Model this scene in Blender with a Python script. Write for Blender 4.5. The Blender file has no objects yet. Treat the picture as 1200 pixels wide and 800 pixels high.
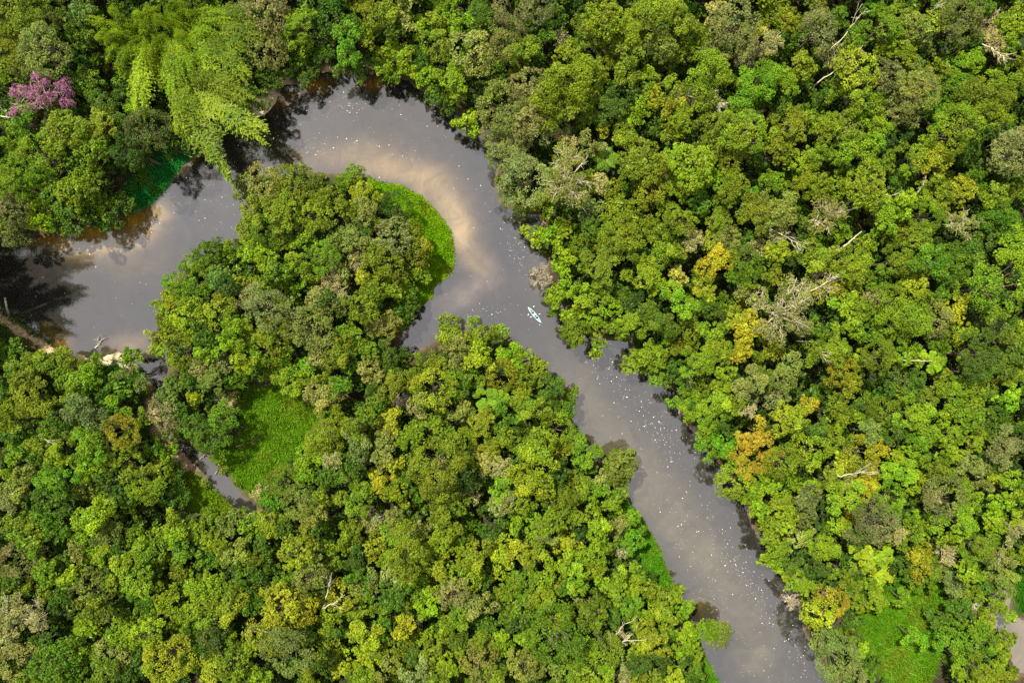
import bpy, math, random
import numpy as np
from mathutils import Vector, Matrix

RNG = np.random.default_rng(7)
random.seed(7)
SC = bpy.context.scene
COL = SC.collection
H = 160.0            # height of the camera above the water
K = 0.2              # metres per photograph pixel at water level

def at(px, py, z=0.0):
    """photograph pixel -> point of the place at height z"""
    f = K * (H - z) / H
    return np.array([(px - 600.0) * f, (400.0 - py) * f, z])

# ------------------------------------------------------------------ mesh helpers
def mesh_np(name, V, F, attrs=None, smooth=False):
    V = np.ascontiguousarray(V, np.float32); F = np.ascontiguousarray(F, np.int32)
    me = bpy.data.meshes.new(name)
    n, k = F.shape
    me.vertices.add(len(V)); me.vertices.foreach_set('co', V.ravel())
    me.loops.add(n * k); me.loops.foreach_set('vertex_index', F.ravel())
    me.polygons.add(n)
    me.polygons.foreach_set('loop_start', np.arange(0, n * k, k, dtype=np.int32))
    me.polygons.foreach_set('use_smooth', np.full(n, smooth, dtype=bool))
    for an, a in (attrs or {}).items():
        a = np.asarray(a, np.float32)
        if a.ndim == 1:
            at_ = me.attributes.new(an, 'FLOAT', 'POINT'); at_.data.foreach_set('value', a)
        else:
            if a.shape[1] == 3: a = np.concatenate([a, np.ones((len(a), 1), np.float32)], 1)
            at_ = me.attributes.new(an, 'FLOAT_COLOR', 'POINT'); at_.data.foreach_set('color', np.ascontiguousarray(a).ravel())
    me.update(calc_edges=True)
    return me

def link(name, me, mat=None, parent=None, loc=None):
    if mat is not None and not me.materials: me.materials.append(mat)
    o = bpy.data.objects.new(name, me); COL.objects.link(o)
    if parent is not None: o.parent = parent
    if loc is not None: o.location = loc
    return o

def empty(name, loc, rz=0.0):
    o = bpy.data.objects.new(name, None); COL.objects.link(o)
    o.empty_display_size = 0.5; o.location = loc; o.rotation_euler = (0, 0, rz)
    return o

def tag(o, label=None, cat=None, group=None, kind=None):
    if label: o['label'] = label
    if cat: o['category'] = cat
    if group: o['group'] = group
    if kind: o['kind'] = kind
    return o

class Tubes:
    """tapered tubes collected as one mesh"""
    def __init__(s): s.V = []; s.F = []; s.n = 0
    def add(s, pts, rad, k=5):
        pts = np.asarray(pts, float); m = len(pts)
        rad = np.broadcast_to(np.asarray(rad, float), (m,))
        d = np.gradient(pts, axis=0); d /= np.linalg.norm(d, axis=1)[:, None] + 1e-9
        ref = np.array([0., 0., 1.]) if abs(d[0, 2]) < .8 else np.array([1., 0., 0.])
        u = np.cross(d, ref); u /= np.linalg.norm(u, axis=1)[:, None] + 1e-9
        w = np.cross(d, u)
        a = np.arange(k) / k * 2 * np.pi
        ring = pts[:, None] + rad[:, None, None] * (u[:, None] * np.cos(a)[None, :, None] + w[:, None] * np.sin(a)[None, :, None])
        s.V.append(ring.reshape(-1, 3))
        i = np.arange(m - 1)[:, None] * k; j = np.arange(k)[None]; j2 = (j + 1) % k
        s.F.append(np.stack([i + j, i + j2, i + k + j2, i + k + j], -1).reshape(-1, 4) + s.n)
        c0 = s.n; c1 = s.n + (m - 1) * k
        s.n += m * k
        # end caps
        s.V.append(np.stack([pts[0], pts[-1]])); e = s.n; s.n += 2
        jj = np.arange(k); j3 = (jj + 1) % k
        s.F.append(np.stack([c0 + j3, c0 + jj, np.full(k, e), np.full(k, e)], -1)[:, [0, 1, 2, 2]])
        s.F.append(np.stack([c1 + jj, c1 + j3, np.full(k, e + 1), np.full(k, e + 1)], -1)[:, [0, 1, 2, 2]])
    def mesh(s, name):
        V = np.concatenate(s.V); F = np.concatenate(s.F)
        tri = F[:, 2] == F[:, 3]
        # caps as triangles need their own polygons: build through from_pydata-like split
        me = bpy.data.meshes.new(name)
        Q = F[~tri]; T = F[tri][:, :3]
        loops = np.concatenate([Q.ravel(), T.ravel()]).astype(np.int32)
        st = np.concatenate([np.arange(len(Q)) * 4, len(Q) * 4 + np.arange(len(T)) * 3]).astype(np.int32)
        me.vertices.add(len(V)); me.vertices.foreach_set('co', V.astype(np.float32).ravel())
        me.loops.add(len(loops)); me.loops.foreach_set('vertex_index', loops)
        me.polygons.add(len(st)); me.polygons.foreach_set('loop_start', st)
        me.polygons.foreach_set('use_smooth', np.ones(len(st), bool))
        me.update(calc_edges=True)
        return me

# ------------------------------------------------------------------ materials
def new_mat(name):
    m = bpy.data.materials.new(name); m.use_nodes = True
    nt = m.node_tree; nt.nodes.clear()
    return m, nt
def N(nt, t, **kw):
    n = nt.nodes.new(t)
    for k, v in kw.items(): setattr(n, k, v)
    return n
def val(n, **kw):
    for k, v in kw.items(): n.inputs[k].default_value = v

def leaf_material(name, source, trans=0.30, spread=0.95):
    """source: 'object' takes the tree's own colour, else a mesh colour attribute"""
    m, nt = new_mat(name); L = nt.links.new
    if source == 'object':
        src = N(nt, 'ShaderNodeObjectInfo').outputs['Color']
    else:
        src = N(nt, 'ShaderNodeAttribute', attribute_name=source).outputs['Color']
    var = N(nt, 'ShaderNodeAttribute', attribute_name='var').outputs['Fac']
    mr = N(nt, 'ShaderNodeMapRange'); val(mr, **{'To Min': 1.0 - spread * .5, 'To Max': 1.0 + spread * .65}); L(var, mr.inputs['Value'])
    mul = N(nt, 'ShaderNodeMix', data_type='RGBA', blend_type='MULTIPLY'); mul.inputs[0].default_value = 1
    L(src, mul.inputs[6])
    comb = N(nt, 'ShaderNodeCombineColor'); 
    for i in range(3): L(mr.outputs[0], comb.inputs[i])
    L(comb.outputs[0], mul.inputs[7])
    hue = N(nt, 'ShaderNodeAttribute', attribute_name='hue').outputs['Fac']
    mh = N(nt, 'ShaderNodeMapRange'); val(mh, **{'To Min': 0.533, 'To Max': 0.484}); L(hue, mh.inputs['Value'])
    hs = N(nt, 'ShaderNodeHueSaturation'); L(mh.outputs[0], hs.inputs['Hue']); L(mul.outputs[2], hs.inputs['Color'])
    df = N(nt, 'ShaderNodeBsdfDiffuse'); L(hs.outputs[0], df.inputs[0])
    tr = N(nt, 'ShaderNodeBsdfTranslucent'); L(hs.outputs[0], tr.inputs[0])
    mx = N(nt, 'ShaderNodeMixShader'); mx.inputs[0].default_value = trans; L(df.outputs[0], mx.inputs[1]); L(tr.outputs[0], mx.inputs[2])
    gl = N(nt, 'ShaderNodeBsdfGlossy'); val(gl, Roughness=0.45); gl.inputs['Color'].default_value = (1, 1, 1, 1)
    mg = N(nt, 'ShaderNodeMixShader'); mg.inputs[0].default_value = 0.012; L(mx.outputs[0], mg.inputs[1]); L(gl.outputs[0], mg.inputs[2])
    out = N(nt, 'ShaderNodeOutputMaterial'); L(mg.outputs[0], out.inputs[0])
    return m

def simple_mat(name, c1, c2=None, scale=3.0, rough=0.8, spec=0.3, detail=4):
    m, nt = new_mat(name); L = nt.links.new
    p = N(nt, 'ShaderNodeBsdfPrincipled'); val(p, Roughness=rough); p.inputs['Specular IOR Level'].default_value = spec
    if c2 is None: p.inputs['Base Color'].default_value = (*c1, 1)
    else:
        tc = N(nt, 'ShaderNodeTexCoord'); nz = N(nt, 'ShaderNodeTexNoise'); val(nz, Scale=scale, Detail=detail); L(tc.outputs['Object'], nz.inputs['Vector'])
        mr = N(nt, 'ShaderNodeMapRange'); val(mr, **{'From Min': .35, 'From Max': .65}); L(nz.outputs['Fac'], mr.inputs['Value'])
        mi = N(nt, 'ShaderNodeMix', data_type='RGBA'); mi.inputs[6].default_value = (*c1, 1); mi.inputs[7].default_value = (*c2, 1); L(mr.outputs[0], mi.inputs[0])
        L(mi.outputs[2], p.inputs['Base Color'])
    out = N(nt, 'ShaderNodeOutputMaterial'); L(p.outputs[0], out.inputs[0])
    return m

M_LEAF = leaf_material('leaves_of_a_tree', 'object')
M_MASS = leaf_material('leaves_of_the_mass', 'col')
M_GRASS = leaf_material('grass_blades', 'col', trans=.35, spread=.7)
M_BARK = simple_mat('bark', (.10, .075, .05), (.17, .14, .10), 2.5)
M_PALE = simple_mat('pale_dead_wood', (.38, .33, .20), (.56, .49, .35), 1.2)
M_CULM = simple_mat('bamboo_culm', (.16, .17, .04), (.25, .22, .07), 2.0)
M_BROWN = simple_mat('weathered_log', (.14, .10, .07), (.27, .21, .15), 1.5)

# ------------------------------------------------------------------ the plan of the place, in photograph pixels
RIVER = [(-30,318),(-22,296),(0,284),(32,279),(50,274),(95,264),(120,266),(150,254),(172,243),(192,228),(215,196),(243,168),(252,154),(270,146),
 (296,142),(308,136),(318,128),(326,112),(334,100),(350,98),(362,84),(387,84),(407,88),(435,80),(455,85),(478,95),(510,118),(533,128),(540,144),(554,153),
 (580,152),(585,190),(580,214),(586,240),(605,250),(640,254),(632,268),(624,284),(642,306),(640,330),(650,345),(660,360),(672,386),
 (692,392),(712,398),(735,400),(740,428),(760,434),(778,446),(795,464),(794,488),(808,500),(826,522),(840,540),(856,566),(872,590),
 (878,612),(893,634),(908,660),(922,680),(934,704),(938,724),(945,748),(960,772),(976,800),(1080,1000),(940,1000),(868,860),(843,800),
 (838,790),(823,760),(818,740),(802,712),(784,670),(769,634),(752,606),(742,594),(738,580),(722,584),(710,566),(700,545),(686,520),(669,504),
 (670,480),(656,461),(636,442),(610,437),(608,408),(594,392),(562,386),(526,390),(506,401),(486,414),(470,412),(468,400),
 (476,385),(485,365),(507,350),(510,337),(530,320),(534,304),(530,272),(515,250),(495,230),(470,217),(440,212),(428,203),(386,204),
 (357,198),(330,206),(302,206),(285,228),(292,248),(284,264),(278,280),(252,290),(230,308),(198,330),(186,362),(182,396),(196,408),
 (202,425),(190,450),(187,480),(204,512),(232,526),(250,540),(268,560),(284,580),(304,594),(296,606),(270,590),(255,576),(240,556),
 (222,538),(198,512),(186,484),(178,452),(168,436),(152,414),(140,411),(120,420),(102,420),(85,411),(66,411),(54,399),(34,384),(10,369),(0,364),(-20,346)]
PONDS = [[(1158,700),(1172,690),(1186,694),(1182,716),(1192,724),(1230,728),(1240,790),(1190,788),(1184,768),(1177,748),(1164,736)],
         [(434,602),(446,596),(458,606),(452,618),(438,618)]]
GRASS = [
 ('grass', 'green rushes filling the round clearing beside the narrow creek', (.15,.29,.010), .5, .55,
  [(290,455),(330,452),(360,468),(376,485),(374,502),(354,530),(332,560),(306,578),(288,574),(268,552),(258,536),(270,522),(288,505),(280,480),(272,465)]),
 ('grass', 'vivid lime green grass fringe round the blunt tip of the island', (.19,.37,.004), .42, .5,
  [(432,205),(442,212),(470,217),(495,230),(515,250),(530,272),(534,304),(530,320),(510,337),(507,350),(487,365),(478,387),(464,380),(470,345),(486,325),(492,300),(486,275),(472,255),(450,242),(432,225)]),
 ('grass', 'emerald green water grass on the bank below the bamboo', (.022,.26,.034), .5, .5,
  [(138,236),(156,212),(185,190),(205,170),(222,158),(240,163),(233,178),(214,194),(192,227),(174,243),(150,248)]),
 ('grass', 'yellow green grass bank along the left side of the narrow creek', (.18,.29,.010), .5, .5,
  [(195,545),(212,540),(228,553),(252,572),(270,588),(276,602),(262,605),(240,603),(215,590),(200,570)]),
 ('grass', 'long green grass strip under the trees along the lower river bank', (.10,.26,.008), .6, .5,
  [(728,578),(742,594),(752,606),(769,634),(784,670),(802,712),(818,740),(823,760),(838,790),(843,800),(850,816),(824,806),(814,775),(806,745),(788,715),(766,680),(742,640),(728,605)]),
 ('grass', 'bright green grass glade behind the ash green bush at the lower right', (.12,.26,.008), .7, .5,
  [(1000,685),(1040,672),(1070,660),(1112,690),(1092,720),(1102,760),(1082,806),(1040,806),(1016,770),(1000,730)]),
 ('grass', 'green grass slope behind the small sandy landing', (.07,.2,.008), .5, .5,
  [(112,424),(130,419),(152,422),(170,434),(172,452),(150,464),(122,448)]),
 ('grass', 'green grass beside the muddy pond at the right edge', (.050,.180,.008), .6, .5,
  [(1184,660),(1204,650),(1212,720),(1192,716),(1186,700)]),
 ('grass', 'rough grass on both sides of the pale dirt path', (.060,.130,.010), .45, .45,
  [(0,352),(14,366),(40,384),(66,404),(78,414),(60,418),(30,402),(0,384)]),
 ('grass', 'small grassy gap between trees above the glade', (.055,.170,.008), .6, .5,
  [(1042,660),(1062,648),(1080,668),(1066,690),(1044,688)]),
]
SAND = [(309,127,12,(.66,.54,.37)),(319,116,10,(.5,.38,.24)),(332,98,8,(.4,.3,.18)),(144,421,8,(.46,.37,.25)),(150,427,6,(.42,.34,.22)),(126,418,8,(.5,.4,.26)),(104,421,5,(.45,.37,.25)),
        (186,505,9,(.34,.23,.14)),(178,488,8,(.30,.20,.12)),(212,535,8,(.46,.36,.22)),(218,545,5,(.46,.36,.22)),(206,525,6,(.4,.3,.2)),(275,468,9,(.36,.24,.13)),(232,540,8,(.2,.14,.1)),
        (385,86,8,(.42,.30,.16)),(437,82,8,(.45,.34,.2)),(795,480,9,(.35,.26,.2)),(812,508,10,(.36,.28,.22)),(742,438,7,(.36,.22,.16)),(632,260,4,(.2,.14,.1)),
        (1172,700,8,(.3,.24,.17)),(560,158,6,(.35,.27,.2)),(876,596,5,(.35,.27,.2)),(916,690,8,(.25,.18,.13)),(925,712,8,(.25,.18,.13))]
PATHS = [([(-30,352),(4,374),(20,385),(34,393),(48,402),(60,410)], 6.5, (.46,.34,.19)), ([(176,470),(184,500),(205,522),(222,548)], 5, (.32,.22,.13)), ([(122,424),(140,426),(158,432)], 3, (.5,.42,.28))]

def poly_w(P): return np.array([at(x, y)[:2] for x, y in P])
def seg_dist(X, Y, P, closed=True):
    P = np.asarray(P); n = len(P); d2 = np.full(X.shape, 1e18)
    for i in range(n if closed else n - 1):
        a = P[i]; b = P[(i + 1) % n]; e = b - a
        t = np.clip(((X - a[0]) * e[0] + (Y - a[1]) * e[1]) / (e @ e + 1e-12), 0, 1)
        d2 = np.minimum(d2, (X - a[0] - t * e[0]) ** 2 + (Y - a[1] - t * e[1]) ** 2)
    return np.sqrt(d2)
def inside(X, Y, P):
    P = np.asarray(P); n = len(P); c = np.zeros(X.shape, bool)
    for i in range(n):
        x1, y1 = P[i]; x2, y2 = P[(i + 1) % n]
        if y1 == y2: continue
        c ^= ((y1 > Y) != (y2 > Y)) & (X < (x2 - x1) * (Y - y1) / (y2 - y1) + x1)
    return c
W_POLY = [poly_w(RIVER)] + [poly_w(p) for p in PONDS]
G_POLY = [poly_w(g[5]) for g in GRASS]
def water_sd(X, Y):
    out = np.full(X.shape, 1e9)
    for P in W_POLY:
        d = seg_dist(X, Y, P); d = np.where(inside(X, Y, P), -d, d)
        out = np.minimum(out, d)
    return out
def wob(X, Y, s, ph=0.0):
    return (np.sin(X * s + 1.3 * np.sin(Y * s * .7 + ph) + ph) + np.sin(Y * s * 1.1 + 1.7 * np.sin(X * s * .6 - ph))
            + .6 * np.sin((X + Y) * s * 1.9 + ph * 2) + .5 * np.sin((X - Y) * s * 2.7 - ph)) / 3.1
def ground_z(X, Y, sd=None):
    X = np.asarray(X, float); Y = np.asarray(Y, float)
    sd = water_sd(X, Y) if sd is None else sd
    sd = sd + .35 * wob(X, Y, 1.1)
    land = .10 + .9 * (1 - np.exp(-np.maximum(sd, 0) / 3.0)) + .25 * wob(X, Y, .13, 2.) * np.clip(sd / 12, 0, 1)
    bed = -.05 - 1.5 * (1 - np.exp(np.minimum(sd, 0) / 4.0))
    return np.where(sd > 0, land, bed)

# ------------------------------------------------------------------ ground
def axis(lo, hi, step, far):
    a = np.arange(lo, hi + 1e-6, step); o = []
    s = step; x = hi
    while x < far: s *= 1.5; x += s; o.append(x)
    o2 = []; s = step; x = lo
    while x > -far: s *= 1.5; x -= s; o2.append(x)
    return np.array(o2[::-1] + list(a) + o)
gx = axis(-150, 150, .8, 2500); gy = axis(-105, 105, .8, 2500)
GX, GY = np.meshgrid(gx, gy)
SD = np.full(GX.shape, 200.0)
near = (abs(GX) < 185) & (abs(GY) < 150)
SD[near] = water_sd(GX[near], GY[near])
GZ = ground_z(GX, GY, SD)
base = np.array([.035, .030, .018]) * np.ones(GX.shape + (3,))
base += np.array([.03, .02, .008]) * np.clip(wob(GX, GY, .5, 1.), 0, 1)[..., None]
base = np.where((wob(GX, GY, .33, 4.) > .15)[..., None], np.array([.03, .05, .012]), base)
farm = (~near)[..., None]; base = np.where(farm, np.array([.03, .055, .012]), base)
bank = np.exp(-np.clip(SD, 0, 99) / .8)[..., None] * (SD > -1.5)[..., None]
base = base * (1 - bank * .8) + np.array([.13, .095, .06]) * bank * .8
base = np.where((SD < 0)[..., None], np.array([.12, .09, .05]), base)
def blend(m, c):
    global base
    base = base * (1 - m[..., None]) + np.array(c) * m[..., None]
for g, P in zip(GRASS, G_POLY):
    sel = near & (abs(GX - P[:, 0].mean()) < 45) & (abs(GY - P[:, 1].mean()) < 45)
    m = np.zeros(GX.shape); x, y = GX[sel], GY[sel]
    d = np.where(inside(x, y, P), 1, -1) * seg_dist(x, y, P); m[sel] = np.clip(d / 1.5 + .6, 0, 1)
    blend(m, np.array(g[2]) * .5)
for x, y, r, c in SAND:
    w = at(x, y); d = np.hypot(GX - w[0], GY - w[1]) + .9 * wob(GX, GY, .8, x); blend(np.clip((r * K - d) / (.45 * r * K) + .5, 0, 1), c)
for P, r, c in PATHS:
    d = np.full(GX.shape, 99.); d[near] = seg_dist(GX[near], GY[near], poly_w(P), False); d += .6 * wob(GX, GY, .9, 3.) + .4 * wob(GX, GY, 2.3, 1.)
    blend(np.clip((r * K - d) / .8 + .4, 0, 1), c)
idx = np.arange(GX.size).reshape(GX.shape)
GF = np.stack([idx[:-1, :-1], idx[:-1, 1:], idx[1:, 1:], idx[1:, :-1]], -1).reshape(-1, 4)
gm = mesh_np('ground', np.stack([GX, GY, GZ], -1).reshape(-1, 3), GF, {'col': base.reshape(-1, 3)}, True)
m, nt = new_mat('soil'); L = nt.links.new
a = N(nt, 'ShaderNodeAttribute', attribute_name='col'); tc = N(nt, 'ShaderNodeTexCoord')
nz = N(nt, 'ShaderNodeTexNoise'); val(nz, Scale=1.3, Detail=6, Roughness=.7); L(tc.outputs['Object'], nz.inputs['Vector'])
mr = N(nt, 'ShaderNodeMapRange'); val(mr, **{'From Min': .3, 'From Max': .7, 'To Min': .55, 'To Max': 1.35}); L(nz.outputs['Fac'], mr.inputs['Value'])
vm = N(nt, 'ShaderNodeVectorMath', operation='SCALE'); L(a.outputs['Color'], vm.inputs[0]); L(mr.outputs[0], vm.inputs['Scale'])
p = N(nt, 'ShaderNodeBsdfPrincipled'); val(p, Roughness=.95); p.inputs['Specular IOR Level'].default_value = .1; L(vm.outputs[0], p.inputs['Base Color'])
bp = N(nt, 'ShaderNodeBump'); val(bp, Strength=.6, Distance=.25); L(nz.outputs['Fac'], bp.inputs['Height']); L(bp.outputs[0], p.inputs['Normal'])
L(p.outputs[0], N(nt, 'ShaderNodeOutputMaterial').inputs[0])
tag(link('ground', gm, m), kind='structure')

# ------------------------------------------------------------------ water
wx = np.arange(-180, 180.1, 1.0); wy = np.arange(-135, 135.1, 1.0)
WX, WY = np.meshgrid(wx, wy); WSD = water_sd(WX, WY)
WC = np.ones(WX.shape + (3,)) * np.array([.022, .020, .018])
def shoal_shade_tint(cx, cy, rx, ry, ang, c, s):  # tints the water: sandy shoals, and bank shade painted into its colour
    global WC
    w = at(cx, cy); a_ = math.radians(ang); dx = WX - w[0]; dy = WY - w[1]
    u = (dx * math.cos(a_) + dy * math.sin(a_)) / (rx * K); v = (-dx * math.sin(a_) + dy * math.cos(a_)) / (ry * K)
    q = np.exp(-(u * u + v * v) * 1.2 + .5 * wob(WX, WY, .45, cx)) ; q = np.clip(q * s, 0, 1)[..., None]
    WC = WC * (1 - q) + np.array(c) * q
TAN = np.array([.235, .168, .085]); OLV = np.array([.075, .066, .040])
shoal_shade_tint(450, 196, 62, 17, -10, TAN * .62, .85); shoal_shade_tint(495, 212, 48, 20, -30, TAN * .72, .9); shoal_shade_tint(530, 246, 38, 18, -62, TAN * .85, .95); shoal_shade_tint(541, 276, 30, 14, -70, TAN, .95)
shoal_shade_tint(560, 305, 32, 14, -50, TAN * .6, .7); shoal_shade_tint(400, 182, 70, 18, 10, TAN * .5, .55)
shoal_shade_tint(135, 285, 42, 13, 12, TAN * 1.15, 1.1); shoal_shade_tint(80, 287, 34, 10, -6, TAN * 1.05, 1.1); shoal_shade_tint(180, 256, 20, 14, 45, TAN * 1.0, 1.0); shoal_shade_tint(150, 306, 50, 20, 0, TAN * .35, .5)
shoal_shade_tint(735, 540, 80, 32, -55, OLV, .8); shoal_shade_tint(815, 640, 100, 30, -58, OLV * 1.05, .8); shoal_shade_tint(880, 745, 80, 35, -60, OLV * 1.05, .7); shoal_shade_tint(150, 408, 40, 16, 10, TAN * .5, .75)
shoal_shade_tint(690, 470, 60, 24, -52, OLV, .6); shoal_shade_tint(640, 330, 40, 24, -60, OLV * .9, .5); shoal_shade_tint(545, 345, 40, 14, 30, np.array([.13, .10, .08]), .6)
SHADE_AMB = np.array([.24, .135, .012])  # amber where bank shade lets the bed show; that shade is painted in
shoal_shade_tint(55, 282, 22, 6, 5, SHADE_AMB, 1); shoal_shade_tint(108, 271, 26, 8, 5, SHADE_AMB, 1.3); shoal_shade_tint(158, 258, 16, 10, 35, SHADE_AMB, 1.3); shoal_shade_tint(440, 98, 12, 8, 0, SHADE_AMB * .9, 1.1); shoal_shade_tint(372, 100, 18, 9, 0, SHADE_AMB * .6, 1)
shoal_shade_tint(330, 116, 22, 10, 20, SHADE_AMB * .4, 1); shoal_shade_tint(225, 185, 16, 7, 45, SHADE_AMB * .5, 1.); shoal_shade_tint(820, 706, 13, 11, -60, np.array([.06, .045, .015]), 1.2); shoal_shade_tint(66, 396, 20, 8, -35, SHADE_AMB * .6, 1)  # dull brown patch off the lower bank: tree shadow painted into the water
shoal_shade_tint(1190, 735, 60, 80, 0, np.array([.13, .105, .07]), 2)
sel = (WSD < 2.5); idx = np.arange(WX.size).reshape(WX.shape)
WF = np.stack([idx[:-1, :-1], idx[:-1, 1:], idx[1:, 1:], idx[1:, :-1]], -1).reshape(-1, 4)
WF = WF[sel.ravel()[WF].any(1)]
u, inv = np.unique(WF, return_inverse=True)
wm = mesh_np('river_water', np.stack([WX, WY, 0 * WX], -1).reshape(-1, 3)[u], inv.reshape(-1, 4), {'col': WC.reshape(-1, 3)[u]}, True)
m, nt = new_mat('murky_water'); L = nt.links.new
a = N(nt, 'ShaderNodeAttribute', attribute_name='col'); tc = N(nt, 'ShaderNodeTexCoord')
n1 = N(nt, 'ShaderNodeTexNoise'); val(n1, Scale=.16, Detail=9, Roughness=.68, Distortion=1.6); L(tc.outputs['Object'], n1.inputs['Vector'])
mr = N(nt, 'ShaderNodeMapRange'); val(mr, **{'From Min': .3, 'From Max': .7, 'To Min': .66, 'To Max': 1.34}); L(n1.outputs['Fac'], mr.inputs['Value'])
vm = N(nt, 'ShaderNodeVectorMath', operation='SCALE'); L(a.outputs['Color'], vm.inputs[0]); L(mr.outputs[0], vm.inputs['Scale'])
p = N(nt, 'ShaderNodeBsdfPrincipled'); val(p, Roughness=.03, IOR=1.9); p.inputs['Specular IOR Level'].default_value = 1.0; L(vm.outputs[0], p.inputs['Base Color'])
n2 = N(nt, 'ShaderNodeTexNoise'); val(n2, Scale=1.6, Detail=3); L(tc.outputs['Object'], n2.inputs['Vector'])
bp = N(nt, 'ShaderNodeBump'); val(bp, Strength=.13, Distance=.08); L(n2.outputs['Fac'], bp.inputs['Height']); L(bp.outputs[0], p.inputs['Normal'])
L(p.outputs[0], N(nt, 'ShaderNodeOutputMaterial').inputs[0])
tag(link('river_water', wm, m), kind='structure')

# foam flecks drifting in streaks
FO = [(415,122,30,10,220,0),(372,168,24,10,110,10),(350,150,40,20,60,0),(500,150,40,20,50,0),(420,180,60,14,60,0),(710,430,34,10,190,-60),(745,470,36,14,300,-55),(778,508,18,8,130,-60),
      (800,560,50,18,110,-60),(850,640,36,10,150,-62),(878,680,32,9,190,-62),(905,720,26,8,110,-60),(800,625,24,14,80,-60),(835,700,30,10,70,-60),(885,780,20,12,60,0),(608,290,22,6,80,-72),(606,305,18,5,60,-60),
      (560,340,50,6,60,-55),(560,368,30,4,80,10),(570,250,20,8,50,-80),(235,222,24,12,150,30),(210,235,14,10,70,40),(175,268,10,6,50,30),(250,245,30,20,50,30),(620,330,20,30,50,-60),(690,415,12,8,60,-60),(955,790,8,20,50,-60),
      (770,490,60,40,160,-58),(860,700,80,30,160,-60),(520,220,60,30,70,-30),(260,250,80,40,80,20),(650,420,40,20,60,-50),(935,765,14,6,60,-60)]
fx = []
for cx, cy, rx, ry, n, ang in FO:
    g = RNG.normal(size=(n, 2)) * .9; a_ = math.radians(ang); w = at(cx, cy)
    fx.append(np.stack([w[0] + K * (g[:, 0] * rx * math.cos(a_) - g[:, 1] * ry * math.sin(a_)), w[1] + K * (g[:, 0] * rx * math.sin(a_) + g[:, 1] * ry * math.cos(a_))], 1))
g = RNG.uniform((-120, -82), (80, 64), (5200, 2)); fx.append(g[RNG.random(5200) < .4])
fx = np.concatenate(fx); fx = fx[RNG.random(len(fx)) < .55]; fx = fx[water_sd(fx[:, 0], fx[:, 1]) < -.6]
n = len(fx); kk = 6; rad = np.exp(RNG.normal(-3.1, .5, n)).clip(.025, .13)
aa = (np.arange(kk) / kk * 2 * np.pi)[None] + RNG.random((n, 1)) * 6; rr = rad[:, None] * RNG.uniform(.5, 1.25, (n, kk))
FV = np.stack([fx[:, :1] + rr * np.cos(aa) * 1.1, fx[:, 1:] + rr * np.sin(aa), np.full((n, kk), .015)], -1)
top = FV.copy(); top[..., 2] = .05; top[..., :2] = fx[:, None] + (FV[..., :2] - fx[:, None]) * .7
V = np.concatenate([FV, top], 1).reshape(-1, 3); b = (np.arange(n) * kk * 2)[:, None]; j = np.arange(kk)[None]; j2 = (j + 1) % kk
sides = np.stack([b + j, b + j2, b + kk + j2, b + kk + j], -1).reshape(-1, 4)
caps = np.concatenate([np.stack([b + kk, b + kk + 1, b + kk + 2, b + kk + 3], -1).reshape(-1, 4), np.stack([b + kk, b + kk + 3, b + kk + 4, b + kk + 5], -1).reshape(-1, 4)])
M_FOAM = simple_mat('foam', (.70, .68, .62), None, rough=.7)
tag(link('foam', mesh_np('foam', V, np.concatenate([sides, caps])), M_FOAM), 'white foam flecks drifting in streaks on the grey river', kind='stuff')

# ------------------------------------------------------------------ leaves
def leaves(pos, nrm, size, rng, width=.6, droop=None):
    """rhombic leaf sprays, one quad each"""
    n = len(pos)
    nrm = nrm / (np.linalg.norm(nrm, axis=1)[:, None] + 1e-9)
    r = rng.normal(size=(n, 3)) if droop is None else droop + .35 * rng.normal(size=(n, 3))
    t = np.cross(nrm, r); 
    if droop is not None: t = droop + .7 * rng.normal(size=(n, 3)); t -= (t * nrm).sum(1)[:, None] * nrm
    t /= np.linalg.norm(t, axis=1)[:, None] + 1e-9
    b = np.cross(nrm, t); s = size[:, None]
    fold = nrm * s * .12
    return np.stack([pos - t * s * .5, pos + b * s * .5 * width - t * s * .08 + fold, pos + t * s * .5, pos - b * s * .5 * width - t * s * .08 + fold], 1)   # n,4,3

def unit(rng, n, zmin=-1.0):
    z = rng.uniform(zmin, 1, n); a_ = rng.uniform(0, 2 * np.pi, n); q = np.sqrt(1 - z * z)
    return np.stack([q * np.cos(a_), q * np.sin(a_), z], 1)

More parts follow.
